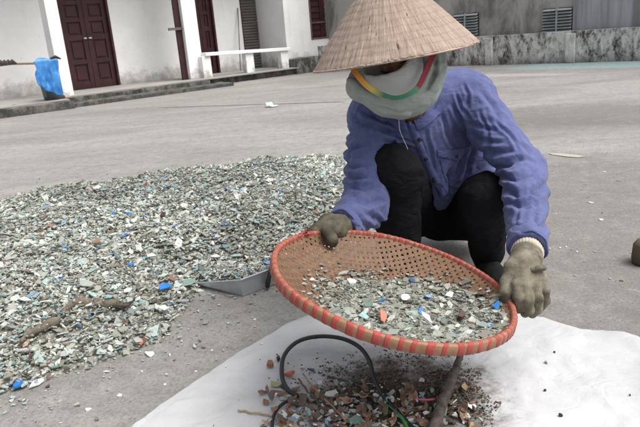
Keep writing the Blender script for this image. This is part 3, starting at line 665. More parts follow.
def shirt_disp(V):
    rg = lambda k_, s_: 1-2*np.abs(fbm(V*k_+np.stack([fbm(V*9, s_+3, 2)]*3, 1)*0.8, s_, 2))
    d = 0.0025*fbm(V*11, 31, 3)+0.0030*rg(np.array([9, 9, 16.]), 35)+0.0012*rg(np.array([26, 26, 30.]), 41)
    for A, B, s, am, fa in ((shL, elL, 11, 0.0055, 17), (elL, cuffL, 12, 0.005, 22), (shR, elR, 13, 0.0045, 15), (elR, cuffR, 14, 0.0045, 20)):
        w_, t = seg_w(V, A, B, 0.11)
        if A is elL or A is elR: w_ = w_*np.clip((1-t)*3.0, 0, 1)
        d = d+w_*crease(V, A, B, 5, s, am, fa, 4)
    # drawn folds: world-space valleys that fade across their width
    x = (V-CAM); zz = x@cf; px = 320+F*(x@cr)/zz+3.0*fbm(V*20, 91, 2); py = 213.5-F*(x@cu)/zz+3.0*fbm(V*20, 95, 2)
    for pl, hw, am in folds:
        best = np.full(len(V), 1e9); tt = np.zeros(len(V)); n_ = len(pl)-1
        for i in range(n_):
            a = np.array(pl[i], float); b = np.array(pl[i+1], float); ab = b-a
            t = np.clip(((px-a[0])*ab[0]+(py-a[1])*ab[1])/(ab@ab), 0, 1)
            dd = np.hypot(px-a[0]-t*ab[0], py-a[1]-t*ab[1])
            m_ = dd < best; best = np.where(m_, dd, best); tt = np.where(m_, (i+t)/n_, tt)
        r_ = best*zz/F/hw; fade = np.sin(np.clip(tt, 0, 1)*math.pi)**0.5*0.9+0.1
        d = d+np.where(r_ < 4, fade*(-1.15*am*np.exp(-1.4*r_)+0.8*am*np.exp(-(r_-1.6)**2*1.6)), 0)
    return d
q = NB('blue_shirt_cotton'); c = q.co()
fade = q.ramp(q.noise(c, 7, 6, 0.65), [(0.35, 0.0), (0.7, 1.0)])
col = q.mix(fade, (0.062, 0.077, 0.185), (0.108, 0.127, 0.268))
col = q.mix(q.ramp(q.noise(c, 55, 4), [(0.5, 0.0), (0.75, 0.35)]), col, (0.14, 0.155, 0.31))
col = q.mix(q.ramp(q.noise(q.co(), 3.5, 6, 0.7), [(0.55, 0.0), (0.72, 0.35)]), col, (0.065, 0.065, 0.17))
b_ = q.bump(q.noise(c, 700, 2), 0.35, 0.0006); b_ = q.bump(q.noise(c, 45, 5, 0.6), 0.35, 0.004, b_)
for sc_, ds_ in ((10, 0.022),):
    rn_ = q.math('ABSOLUTE', q.math('SUBTRACT', q.noise(q.co((1, 1, 1.5), (0.4, 0.3, 0), False), sc_, 3, 0.5, 0.5), 0.5)); b_ = q.bump(q.math('MINIMUM', rn_, 0.12), 0.55, ds_, b_)
M_shirt = q.done(col, 0.85, b_, spec=0.2, Sheen_Weight=0.12)
M_shirt.node_tree.nodes['Principled BSDF'].inputs['Sheen Roughness'].default_value = 0.5
pts = np.array([shL, shR, elL, elR, cuffL, cuffR, neck, at(446, 205, 2.58), hem])
shirt, SV, SF = sdf_obj('shirt', shirt_fn, pts.min(0)-np.array([0.12, 0.12, 0.14]), pts.max(0)+np.array([0.12, 0.2, 0.12]), 0.0042, M_shirt, person, shirt_disp, 1)
bvh = BVHTree.FromPolygons([Vector(v) for v in SV], [tuple(int(i) for i in f) for f in SF])
def on_shirt(x, y, lift=0.0):
    d = Vector(ray(x, y)).normalized(); h_ = bvh.ray_cast(Vector(CAM), d)
    if h_[0] is None: return None, None
    return np.array(h_[0])+np.array(h_[1])*lift, np.array(h_[1])
def patch(px_poly, name, parent, lift=0.004, th=0.0035, res=2.2, mat=None, top=0):
    """cloth panel lying on the shirt surface inside a seam outline"""
    P = np.array(px_poly, float); lo, hi = P.min(0), P.max(0); n = max(2, int((hi[0]-lo[0])/res)); k = max(2, int((hi[1]-lo[1])/res))
    def ins(x, y):
        c_ = False; j = len(P)-1
        for i in range(len(P)):
            if (P[i, 1] > y) != (P[j, 1] > y) and x < (P[j, 0]-P[i, 0])*(y-P[i, 1])/(P[j, 1]-P[i, 1])+P[i, 0]: c_ = not c_
            j = i
        return c_
    ids = {}; vs = []; fs = []
    for i in range(n+1):
        for j in range(k+1):
            x = lo[0]+(hi[0]-lo[0])*i/n; y = lo[1]+(hi[1]-lo[1])*j/k
            if ins(x, y) or True:
                p_, _n = on_shirt(x, y, lift)
                if p_ is not None and ins(x, y): ids[i, j] = len(vs); vs.append(p_)
    for (i, j) in list(ids):
        q_ = [(i, j), (i, j+1), (i+1, j+1), (i+1, j)]
        if all(t in ids for t in q_):
            zz = [np.array(vs[ids[t]]) for t in q_]
            if max(np.linalg.norm(zz[0]-w2) for w2 in zz) < 0.04: fs.append([ids[t] for t in q_])
    o = mesh_obj(name, vs, fs, mat or M_shirt, parent, True); md = o.modifiers.new('t', 'SOLIDIFY'); md.thickness = th; md.offset = 0; return o
def ribbon(px_pts, half, name, parent, lift=0.004, mat=None, th=0.002, n=40):
    c_ = spline([np.array([x, y, 0.]) for x, y in px_pts], n); vs = []; fs = []
    for i, p_ in enumerate(c_):
        t = c_[min(i+1, n-1)]-c_[max(i-1, 0)]; t = t/np.linalg.norm(t); nn = np.array([-t[1], t[0]])
        for s in (-1, 1):
            h_, _n = on_shirt(p_[0]+nn[0]*half*s, p_[1]+nn[1]*half*s, lift)
            if h_ is None: h_ = vs[-2] if len(vs) > 1 else at(p_[0], p_[1], 2.15)
            vs.append(h_)
    for i in range(n-1): fs.append((2*i, 2*i+1, 2*i+3, 2*i+2))
    o = mesh_obj(name, vs, fs, mat or M_shirt, parent, True); md = o.modifiers.new('t', 'SOLIDIFY'); md.thickness = th; md.offset = 0; return o
ribbon([(411, 122), (416, 136), (424, 156), (436, 180), (445, 199)], 3.8, 'placket', shirt, 0.0035)
M_button = mottled('dark_blue_button', (0.012, 0.012, 0.025), (0.02, 0.02, 0.035), 50, 0.35, world=True)
def button(x, y, r=0.0078):
    p_, nn = on_shirt(x, y, 0.005)
    if p_ is None: return
    nn = unit(nn+unit(CAM-p_)*0.6); m = MB(); m.tube([p_-nn*0.001, p_+nn*0.0015, p_+nn*0.003], [r, r, r*0.8], 14); m.build('button', M_button, shirt, True)
for x, y in ((419.5, 138.5), (435, 180), (425.5, 158)): button(x, y)
patch([(436, 150), (452, 149), (469, 146), (470, 152), (462, 158), (455, 161), (445, 158), (437, 156)], 'pocket_flap', shirt, 0.0045, 0.003, 0.7)
patch([(439, 159), (468, 156), (468, 168), (462, 181), (450, 188), (444, 178)], 'pocket', shirt, 0.002, 0.002, 0.8)
button(456, 156, 0.0065)
# collar
def collar(px, name='collar'):
    return patch(px, name, shirt, 0.006, 0.0035, 0.6)
collar([(378, 104), (390, 112), (404, 121), (408, 130), (396, 128), (380, 121), (372, 112)])
collar([(413, 121), (424, 116), (434, 109), (441, 100), (446, 104), (441, 113), (433, 120), (424, 127), (417, 130)])
# cuffs
for e, w_, r_ in ((elR, cuffR, 0.0515), (elL, cuffL, 0.0475)):
    ax = unit(w_-e); m = MB(); e1 = unit(np.cross(ax, Z3)); e2 = np.cross(ax, e1); vs = []; fs = []; N_ = 40
    prof = [(-0.048, 0.001), (-0.044, 0.003), (-0.02, 0.0035), (0.0, 0.003), (0.003, 0.000), (-0.002, -0.004), (-0.03, -0.005)]
    for i, (t, dr) in enumerate(prof):
        for j in range(N_):
            a = 2*math.pi*j/N_; rr_ = r_+dr+0.0022*math.sin(3*a+i*0.2)+0.0015*math.sin(7*a+1)
            vs.append(w_+ax*t+rr_*(math.cos(a)*e1+math.sin(a)*e2))
    for i in range(len(prof)-1):
        for j in range(N_): fs.append((i*N_+j, i*N_+(j+1) % N_, (i+1)*N_+(j+1) % N_, (i+1)*N_+j))
    m.add(vs, fs); m.build('cuff', M_shirt, shirt, True)
# ---- head scarf, mask, strap, hat
def cloth_mat(name, a, b, sc=40):
    q = NB(name); c = q.co(); return q.done(q.mix(q.noise(c, sc, 5), a, b), 0.9, q.bump(q.noise(c, 500, 3), 0.35, 0.0008, q.bump(q.math('MINIMUM', q.math('ABSOLUTE', q.math('SUBTRACT', q.noise(q.co((0.7, 0.7, 1.7), (0.0, 0.35, 0), False), 17, 3, 0.5, 0.7), 0.5)), 0.13), 0.75, 0.012)), spec=0.15, Sheen_Weight=0.1)
M_scarf = cloth_mat('grey_green_scarf', (0.29, 0.335, 0.315), (0.37, 0.41, 0.39))
M_mask = cloth_mat('pale_grey_mask', (0.47, 0.50, 0.50), (0.55, 0.57, 0.57))
M_seam = cloth_mat('red_brown_neck_shadow_cloth', (0.10, 0.045, 0.04), (0.15, 0.07, 0.06))
sc = at(396, 74, 1.98)
IR = unit(cr); IU = unit(cu); IM = np.stack([IR, cf, IU], 1)
def pxo(x, y, Y): return at(x, y, Y)
def scarf_fn(P):
    d = ell(P, at(397, 77, 1.975), (0.137, 0.115, 0.112), IM)
    d = smin(d, ell(P, at(400, 97, 1.965), (0.095, 0.09, 0.060), IM), 0.04)
    d = smin(d, ell(P, at(424, 66, 2.0), (0.062, 0.10, 0.11), IM), 0.03)
    d = smin(d, ell(P, at(358, 87, 1.97), (0.035, 0.06, 0.038), IM), 0.03)
    # hollow facing forward where the inner mask sits
    d = smax(d, -ell(P, at(394, 67, 1.86), (0.105, 0.075, 0.098), IM), 0.008)
    for ch, r_ in (([(443, 46, 1.945), (443, 68, 1.925), (435, 88, 1.905), (420, 101, 1.895), (400, 107, 1.885), (378, 102, 1.885), (360, 92, 1.89), (350, 80, 1.905)], 0.0105), ([(436, 52, 1.915), (431, 70, 1.90), (422, 86, 1.89), (411, 95, 1.885)], 0.0085), ([(352, 84, 1.90), (364, 98, 1.905), (384, 111, 1.90), (408, 114, 1.90)], 0.008)):
        for i in range(len(ch)-1): d = smin(d, cap(P, at(*ch[i]), at(*ch[i+1]), r_, r_), 0.008)
    # side fold pocket
    cv = [(438.5, 44, 1.885, .012), (437, 70, 1.875, .014), (429, 87, 1.862, .011), (416, 95, 1.858, .004)]
    for i in range(3): d = smax(d, -cap(P, at(*cv[i][:3]), at(*cv[i+1][:3]), cv[i][3], cv[i+1][3], (cf, 3.5)), 0.003)
    d = smax(d, -ell(P, at(384, 59, 1.84), (0.085, 0.10, 0.052), IM), 0.006)
    return smax(d, (P-at(396, 44, 1.98))@IU-0.0, 0.01)
def scarf_disp(V):
    a = np.arctan2((V-sc)@IR, -(V-sc)@IU); r_ = np.linalg.norm(V-sc, axis=1)
    return 0.0035*(1-2*np.abs(fbm(V*np.array([14, 14, 26]), 51, 3)))+0.0015*fbm(V*40, 57, 2)+0.0035*np.sin(r_*150+4*vnoise(V*9, 52))*np.clip((r_-0.09)*14, 0, 1)*(0.4+0.6*vnoise(V*6, 55))
sdf_obj('headscarf', scarf_fn, at(396, 74, 1.98)-0.2, at(396, 74, 1.98)+0.2, 0.0042, M_scarf, person, scarf_disp)
def mask_fn(P):
    d = ell(P, at(393, 70, 1.925), (0.092, 0.088, 0.088), IM)
    d = smax(d, (P-at(396, 44, 1.9))@IU, 0.005)
    return smax(d, -ell(P, at(384, 58, 1.87), (0.072, 0.150, 0.050), np.stack([unit(IR+0.18*IU), cf, unit(IU-0.18*IR)], 1)), 0.004)
def mask_disp(V): return 0.0022*(1-2*np.abs(fbm(V*np.array([12, 12, 20]), 61, 3)))
mask, MV, MF = sdf_obj('face_mask', mask_fn, at(394, 70, 1.92)-0.14, at(394, 70, 1.92)+0.14, 0.0038, M_mask, person, mask_disp)
mb = BVHTree.FromPolygons([Vector(v) for v in MV], [tuple(int(i) for i in f) for f in MF])
# striped chin strap of the hat: orange, yellow, green, red
q = NB('striped_ribbon'); at_ = q.attr('stripe', 'Fac')
col = q.ramp(at_, [(0.0, (0.72, 0.24, 0.03)), (0.14, (0.75, 0.33, 0.05)), (0.24, (0.62, 0.50, 0.10)), (0.33, (0.05, 0.20, 0.11)), (0.52, (0.04, 0.22, 0.12)), (0.65, (0.10, 0.30, 0.15)), (0.675, (0.30, 0.04, 0.05)), (1.0, (0.30, 0.015, 0.035))])
M_strap = q.done(col, 0.7, q.bump(q.noise(q.co(), 600, 2), 0.3, 0.0006))
cpx = spline([np.array(p_, float) for p_ in ((352, 67, 1.86), (359, 77.5, 1.835), (370, 88.5, 1.82), (384, 95.5, 1.815), (396, 98, 1.815), (408, 95, 1.82), (418, 87, 1.83), (424.5, 75, 1.842), (430.5, 61, 1.86), (437, 48, 1.885))], 70)
vs = []; fs = []
for i, p_ in enumerate(cpx):
    t = cpx[min(i+1, 69)]-cpx[max(i-1, 0)]; nn = unit(np.array([-t[1], t[0]])); u_ = i/69
    hw = 2.8-0.9*math.exp(-((u_-0.5)/0.2)**2); yy = p_[2]
    h_ = mb.ray_cast(Vector(CAM), Vector(ray(p_[0], p_[1])).normalized())
    for s in (-1, 1): vs.append(at(p_[0]+nn[0]*hw*s, p_[1]+nn[1]*hw*s, yy+0.004*s))
for i in range(69): fs.append((2*i, 2*i+1, 2*i+3, 2*i+2))
strap_data = (vs, fs)
# conical hat
AXH = unit(at(382.5, -27, 1.925)-at(394, 56.5, 1.93)); AXH = unit(AXH+np.array([0, 0.04, 0]))
HC = at(394.5, 56.5, 1.93); HR = 0.2490; HHt = 0.268
h1 = unit(np.cross(AXH, [0, 1, 0])); h2 = np.cross(AXH, h1)
NA, NR = 420, 110; vs = []; rr_ = np.linspace(0, 1, NR+1)
A_, R_ = np.meshgrid(np.linspace(0, 2*math.pi, NA, endpoint=False), rr_, indexing='ij'); A_ = A_.ravel(); R_ = R_.ravel()
prof = HHt*(1-R_)*(1+0.20*R_*(1-0.3*R_))
rings = 15.0
dz = 0.0014*np.abs(np.sin((R_+0.02*vnoise(np.stack([np.cos(A_)*6, np.sin(A_)*6, R_*4], 1), 70))*rings*math.pi))**0.6+0.0012*vnoise(np.stack([np.cos(A_)*22*1.0, np.sin(A_)*22, R_*9], 1), 71)
lf = vnoise(np.stack([np.cos(A_)*44, np.sin(A_)*44, R_*7.0], 1), 72); dz = dz+0.0011*np.sign(lf)*np.abs(lf)**0.5*np.clip(R_*3, 0, 1)
dz = dz+0.004*fbm(np.stack([np.cos(A_)*R_*3, np.sin(A_)*R_*3, R_*0], 1), 75, 2)
wob = 1+0.012*vnoise(np.stack([np.cos(A_)*2, np.sin(A_)*2, A_*0], 1), 77)*R_+np.where(R_ > 0.985, 0.010*vnoise(np.stack([np.cos(A_)*60, np.sin(A_)*60, R_], 1), 78), 0)
Vh = HC+np.outer(prof+dz, AXH)+np.outer(np.cos(A_)*R_*HR*wob, h1)+np.outer(np.sin(A_)*R_*HR*wob, h2)
k = NR+1; fi = []
for i in range(NA):
    j = np.arange(NR); a0 = i*k+j; b0 = ((i+1) % NA)*k+j; fi.append(np.stack([a0, a0+1, b0+1, b0], 1))
fi = np.concatenate(fi)
me = np_mesh('conical_hat', Vh, fi.ravel(), np.arange(len(fi))*4, np.full(len(fi), 4))
at1 = me.attributes.new('hatuv', 'FLOAT_VECTOR', 'POINT'); at1.data.foreach_set('vector', np.stack([np.cos(A_), np.sin(A_), R_], 1).astype(np.float32).ravel())
q = NB('palm_leaf_hat'); uv = q.attr('hatuv', 'Vector'); sp_ = q.sep(uv)
mp = q.n.new('ShaderNodeMapping'); mp.inputs['Scale'].default_value = (75, 75, 7); q.l.new(uv, mp.inputs[0])
fib = q.noise(mp.outputs[0], 1.0, 5, 0.65)
mp2 = q.n.new('ShaderNodeMapping'); mp2.inputs['Scale'].default_value = (14, 14, 5); q.l.new(uv, mp2.inputs[0]); leafn = q.noise(mp2.outputs[0], 1.0, 4, 0.6)
ringv = q.math('ABSOLUTE', q.math('SINE', q.math('MULTIPLY', q.math('ADD', sp_[2], q.math('MULTIPLY', leafn, 0.035)), rings*math.pi)))
col = q.mix(q.ramp(fib, [(0.30, 0.0), (0.68, 1.0)]), (0.20, 0.148, 0.118), (0.43, 0.345, 0.285))
col = q.mix(q.ramp(leafn, [(0.3, 0.4), (0.6, 0.0)]), col, (0.19, 0.135, 0.105))
col = q.mix(q.ramp(leafn, [(0.6, 0.0), (0.78, 0.4)]), col, (0.52, 0.45, 0.39))
col = q.mix(q.ramp(ringv, [(0.0, 0.35), (0.35, 0.0)]), col, (0.17, 0.12, 0.095))
mp3 = q.n.new('ShaderNodeMapping'); mp3.inputs['Scale'].default_value = (16, 16, 7); q.l.new(uv, mp3.inputs[0])
col = q.mix(q.ramp(q.noise(mp3.outputs[0], 1.3, 2, 0.4), [(0.69, 0.0), (0.72, 0.85)]), col, (0.07, 0.045, 0.035))
M_hat = q.done(col, 0.8, q.bump(fib, 0.5, 0.004), spec=0.25)
hat = link('conical_hat', me, M_hat, person, True); md = hat.modifiers.new('t', 'SOLIDIFY'); md.thickness = 0.004; md.offset = -1
m = MB(); m.tube([HC+math.cos(a)*HR*0.992*h1+math.sin(a)*HR*0.992*h2-AXH*0.0005 for a in np.linspace(0, 2*math.pi, 120, endpoint=False)], 0.0028, 8, closed=True)
m.build('rim_hoop', mottled('split_bamboo_hoop', (0.30, 0.21, 0.16), (0.45, 0.35, 0.28), 40, 0.7), hat, True)
for rr2 in (0.34, 0.5, 0.66, 0.82):   # inner hoops
    m = MB(); zz = HHt*(1-rr2)*(1+0.2*rr2*(1-0.3*rr2))-0.008
    m.tube([HC+math.cos(a)*HR*rr2*0.985*h1+math.sin(a)*HR*rr2*0.985*h2+AXH*zz for a in np.linspace(0, 2*math.pi, 60, endpoint=False)], 0.002, 6, closed=True); m.build('inner_hoop', M_slat, hat)
so = mesh_obj('chin_strap', strap_data[0], strap_data[1], M_strap, hat); md = so.modifiers.new('t', 'SOLIDIFY'); md.thickness = 0.0016
a_ = so.data.attributes.new('stripe', 'FLOAT', 'POINT'); a_.data.foreach_set('value', [float((i//2)/69) for i in range(140)])
# loose white thread hanging from the scarf
m = MB(); m.tube(spline([at(398, 112, 1.955), at(399, 121, 1.96), at(400, 131, 1.965), at(406, 145, 1.99), at(408, 150, 2.0)], 20), 0.0011, 5); m.build('loose_thread', M_mask, person)
# hair under the hat
def hair_fn(P):
    d = ell(P, HP(0, 0.03, 0.04), (0.082, 0.095, 0.10), HM); return smax(d, -((P-HP(0, -0.06, 0.0))@(-FD)), 0.01)
sdf_obj('hair', hair_fn, head-0.16, head+0.18, 0.007, M_dark, person)
# ---- gloves
q = NB('dirty_knit_glove'); c = q.co(); n_ = q.noise(c, 22, 7, 0.65)
col = q.mix(q.ramp(n_, [(0.30, 0.0), (0.68, 1.0)]), (0.060, 0.053, 0.040), (0.27, 0.24, 0.185))
col = q.mix(q.ramp(q.noise(c, 60, 4), [(0.55, 0.0), (0.72, 0.5)]), col, (0.09, 0.08, 0.062))
wv = q.n.new('ShaderNodeTexWave'); wv.inputs['Scale'].default_value = 130; wv.inputs['Distortion'].default_value = 2.0; q.l.new(c, wv.inputs[0])
M_glove = q.done(col, 0.95, q.bump(wv.outputs[1], 0.6, 0.0014, q.bump(q.noise(c, 60, 5), 0.5, 0.004)), spec=0.1)
M_glove_g = mottled('dark_green_rubber_palm', (0.045, 0.06, 0.05), (0.09, 0.10, 0.08), 30, 0.7, world=True)
def hand(name, wrist, palm, bases, fingers, thumb, fr, cuffp, lo_, hi_, extra=None):
    def fn(P):
        d = smin(cap(P, cuffp, wrist, 0.0375, 0.037), cap(P, wrist, palm, 0.037, 0.038), 0.01)
        for b in bases: d = smin(d, cap(P, palm+(b-palm)*0.1, b, 0.029, 0.0165), 0.014)
        d = smin(d, cap(P, wrist+(thumb[0]-wrist)*0.3, thumb[0], 0.030, 0.021), 0.016)
        for f_ in fingers:
            g_ = None
            for i in range(len(f_)-1):
                s_ = cap(P, f_[i], f_[i+1], fr*(1-0.06*i), fr*(1-0.06*(i+1))); g_ = s_ if g_ is None else smin(g_, s_, 0.005)
            d = smin(d, g_, 0.0025)
        g_ = None
        for i in range(len(thumb)-1):
            s_ = cap(P, thumb[i], thumb[i+1], 0.0185-0.0015*i, 0.0175-0.0015*i); g_ = s_ if g_ is None else smin(g_, s_, 0.005)
        return smin(d, g_, 0.006)
    def dp(V):
        kn = np.zeros(len(V))
        for b in bases: kn += 0.0030*np.exp(-(np.linalg.norm(V-b, axis=1)/0.013)**2)
        w_ = np.exp(-(np.linalg.norm(V-wrist, axis=1)/0.045)**2)
        ax = unit(palm-wrist); t = (V-wrist)@ax
        return kn+0.0020*fbm(V*45, 81, 3)+w_*0.0022*np.sin(t*330+3*vnoise(V*30, 83))
    return sdf_obj(name, fn, lo_, hi_, 0.0025, M_glove, person, dp, 2)[0]
# image-right hand: knuckles up, fingers over and under the rim, thumb inside
p = lambda x, y, Y: at(x, y, Y)
bs = [p(517, 285, 1.452), p(526, 287, 1.445), p(534.5, 285, 1.452), p(541, 279, 1.47)]
fg = [[bs[0], p(518.5, 297, 1.425), p(521, 306, 1.432), p(518, 309, 1.45)], [bs[1], p(528.5, 300, 1.415), p(529, 310, 1.425), p(525, 313, 1.45)],
      [bs[2], p(538, 298, 1.425), p(537.5, 309, 1.435), p(532, 314, 1.46)], [bs[3], p(544.5, 290, 1.45), p(545, 301, 1.46), p(539, 309, 1.48)]]
tb = [p(512, 268, 1.495), p(507, 282, 1.475), p(506, 293, 1.455), p(509, 301, 1.448)]
gl = hand('glove', p(527, 255, 1.565), p(527, 268, 1.51), bs, fg, tb, 0.0142, p(528, 240, 1.63), p(522, 282, 1.50)-0.17, p(522, 282, 1.50)+0.17)
gl['label'] = 'dirty cream knitted glove gripping the rim at picture right'
m = MB(); m.tube([p(524, 251, 1.54)+0.034*np.array([math.cos(a), math.sin(a)*0.6, math.sin(a)*0.55]) for a in np.linspace(0, 2*math.pi, 30, endpoint=False)], 0.006, 8, closed=True); 
m = MB(); m.tube(spline([p(529, 268, 1.475), p(535, 270, 1.466), p(539, 268, 1.463), p(543.5, 268, 1.466), p(546, 266, 1.468)], 12), [0.004, 0.008, 0.011, 0.010, 0.011, 0.012, 0.010, 0.009, 0.0105, 0.009, 0.007, 0.003], 10, sq=0.7); m.build('glove_knot', M_glove, gl, True)
# ribbed cream cuff band
ax_ = unit(p(527, 255, 1.565)-p(528, 240, 1.63)); c0_ = p(527.3, 251.5, 1.583); e1 = unit(np.cross(ax_, Z3)); e2 = np.cross(ax_, e1); vs = []; fs = []
for i, (t, dr) in enumerate(((-0.012, 0.0), (-0.009, 0.0035), (0.0, 0.0045), (0.009, 0.0035), (0.013, 0.0))):
    for j in range(96): a = 2*math.pi*j/96; r_ = 0.0385+dr+0.0010*math.sin(32*a)+0.0012*math.sin(3*a); vs.append(c0_+ax_*(t+0.002*math.sin(2*a+1))+r_*(math.cos(a)*e1+math.sin(a)*e2))
fs = [(i*96+j, i*96+(j+1) % 96, (i+1)*96+(j+1) % 96, (i+1)*96+j) for i in range(4) for j in range(96)]
mesh_obj('cuff_band', vs, fs, cloth_mat('cream_rib', (0.36, 0.33, 0.26), (0.50, 0.47, 0.39), 60), gl, True)
# image-left hand
YL = 1.60
rl_ = BK(BR, math.radians(126), 0.0); RLp = prj(rl_)
def lp(dx, dy, dY): return at(RLp[0]+dx, RLp[1]+dy, rl_[1]+dY)
wl = wrL
bs = [lp(8, -5, 0.03), lp(2, -5, 0.03), lp(-4, -3, 0.02), lp(-9, 0, 0.0)]
fg = [[bs[0], lp(5, -3, 0.06), lp(6, 6, 0.055), lp(8, 9, 0.02)], [bs[1], lp(-3, -2, 0.055), lp(-2, 7, 0.05), lp(0, 10, 0.015)],
      [bs[2], lp(-9, 0, 0.045), lp(-8, 8, 0.035), lp(-5, 10, 0.005)], [bs[3], lp(-14, 2, 0.02), lp(-13, 8, 0.015), lp(-9, 11, -0.005)]]
tb = [lp(6, -4, 0.0), lp(7, 0, -0.03), lp(10, 7, -0.038), lp(11, 10, -0.034)]
gl2 = hand('glove', wl+(lp(8, -6, 0.05)-wl)*0.25, lp(8, -6, 0.05), bs, fg, tb, 0.0140, wl+(elL-wl)*0.12, rl_-0.16, rl_+np.array([0.2, 0.22, 0.16]))
q = NB('dark_olive_glove'); c = q.co(); gl2.data.materials[0] = q.done(q.mix(q.ramp(q.noise(c, 25, 7, 0.65), [(0.3, 0.0), (0.7, 1.0)]), (0.035, 0.034, 0.026), (0.155, 0.14, 0.105)), 0.95, q.bump(q.noise(c, 70, 6, 0.7), 0.7, 0.004), spec=0.1)
gl2['label'] = 'dark soiled glove holding the rim at picture left'
print('rim-left px', RLp, 'wrists', prj(wrL), wl, rl_)
# ================================================================== SIEVE BASKET
basket = empty('sieve_basket', BC-BZ*0.1)
tag(basket, 'round woven bamboo sieve with a red taped rim, tilted in the gloved hands', 'sieve')
BD = 0.085
def bz(r): r = min(r/BR, 1.0); return -BD*(1-max(0, (r-0.30)/0.70)**1.9)
q = NB('woven_bamboo'); c = q.co(); a_ = q.attr('strip', 'Fac')
col = q.mix(q.noise(c, 30, 5), (0.085, 0.048, 0.027), (0.200, 0.120, 0.070)); col = q.mix(q.math('MULTIPLY', a_, 0.45), col, (0.20, 0.10, 0.05))
M_weave = q.done(col, 0.6, q.bump(q.noise(c, 260, 3), 0.4, 0.001), spec=0.3)
vs = []; fs = []; sv = []; pitch = 0.0148; sw = 0.0047
ns = int(BR/pitch)
rot = math.radians(14)
def UV(u, v, dz):
    x = u*math.cos(rot)-v*math.sin(rot); y = u*math.sin(rot)+v*math.cos(rot); r = math.hypot(x, y)
    if r > BR*0.985: k_ = BR*0.985/r; x *= k_; y *= k_; r = BR*0.985
    return BC+BX*x+BYv*y+BZ*(bz(r)+dz)
for fam in (0, 1):
    for i in range(-ns, ns+1):
        c0 = i*pitch+0.001*random.uniform(-1, 1); half = math.sqrt(max(0, BR*BR-c0*c0)); tone = random.random()
        if half < 0.02: continue
        n = max(4, int(2*half/(pitch/2))); base = len(vs)
        j0 = int(math.floor(-half/(pitch/2))); j1 = int(math.ceil(half/(pitch/2)))
        row = 0
        for j in range(j0, j1+1):
            t = j*pitch/2; t = max(-half, min(half, t))
            over = (0.0008 if ((j//2+i+fam) % 2 == 0) else -0.0008) if j % 2 == 0 else 0.0
            w_ = sw*(1+0.08*math.sin(j*1.7+i))
            for s in (-1, 1):
                vs.append(UV(c0+s*w_, t, over) if fam == 0 else UV(t, c0+s*w_, over)); sv.append(tone)
            row += 1
        for j in range(row-1): b = base+2*j; fs.append((b, b+1, b+3, b+2))
o = mesh_obj('woven_bowl', vs, fs, M_weave, basket)
at2 = o.data.attributes.new('strip', 'FLOAT', 'POINT'); at2.data.foreach_set('value', sv)
md = o.modifiers.new('t', 'SOLIDIFY'); md.thickness = 0.0007; md.offset = 0
# rim: outer + inner split bamboo hoops, and red tape wrappings
M_rim = mottled('rim_bamboo', (0.30, 0.165, 0.09), (0.20, 0.10, 0.052), 25, 0.55, world=True)
q = NB('red_tape'); c = q.co(); M_red = q.done(q.mix(q.noise(c, 45, 5), (0.22, 0.030, 0.026), (0.42, 0.075, 0.060)), 0.75, q.bump(q.noise(c, 120, 3), 0.3, 0.0015))
def rim_pts(a, grow=0.0, wave=0):
    prof = [(-0.0065, -0.017), (-0.0065, 0.0025), (-0.004, 0.006), (0.004, 0.006), (0.0075, 0.002), (0.0085, -0.017), (0.004, -0.0205), (-0.003, -0.0205)]
    out = []
    for (dr, dz_) in prof:
        l = math.hypot(dr, dz_+0.007)+1e-6; out.append(BK(BR+dr*(1+grow/l)+0.0008*math.sin(9*a), a, (dz_+0.007)*(1+grow/l)-0.007+0.001*math.sin(5*a)))
    return out
NS = 180; vs = []; 
for i in range(NS): vs += rim_pts(2*math.pi*i/NS)
fs = [(i*8+j, i*8+(j+1) % 8, ((i+1) % NS)*8+(j+1) % 8, ((i+1) % NS)*8+j) for i in range(NS) for j in range(8)]
rim = mesh_obj('rim', vs, fs, M_rim, basket, True)
a = 0.0; wraps = []
while a < 2*math.pi-0.05:
    front = max(0.0, -math.sin(a)); pit = 0.088+0.012*math.sin(a*3) if math.sin(a) < 0.1 else 0.062
    wd = pit*(0.52 if math.sin(a) < -0.15 else 0.66)*random.uniform(0.65, 1.25); wraps.append((a, wd)); a += pit*random.uniform(0.86, 1.16)
for a, wd in wraps:
    vs = []; k = 5; sk = random.uniform(-0.014, 0.014)
    for i in range(k):
        g_ = 0.0002 if i in (0, k-1) else 0.0008
        pr_ = rim_pts(a+wd*i/(k-1), g_); pr2 = rim_pts(a+wd*i/(k-1)+sk, g_); vs += pr_[:4]+pr2[4:]
    fs = [(i*8+j, i*8+(j+1) % 8, (i+1)*8+(j+1) % 8, (i+1)*8+j) for i in range(k-1) for j in range(8)]+[tuple(range(7, -1, -1)), tuple((k-1)*8+j for j in range(8))]
    mesh_obj('rim_binding', vs, fs, M_red, rim, True)
m = MB(); lt = [BK(BR-0.004, math.radians(139)+t*0.05, 0.010+0.006*math.sin(t*2.2)) for t in np.linspace(-1.4, 2.6, 14)]; m.tube(lt, 0.0045, 8, sq=0.35); mm = [BK(BR-0.012+0.006*t, math.radians(137)+t*0.06, 0.004+0.012*t*(1-t)) for t in np.linspace(0, 1, 10)]
m.tube(mm, 0.004, 8, sq=0.35); m.build('loose_tape', M_red, rim, True)
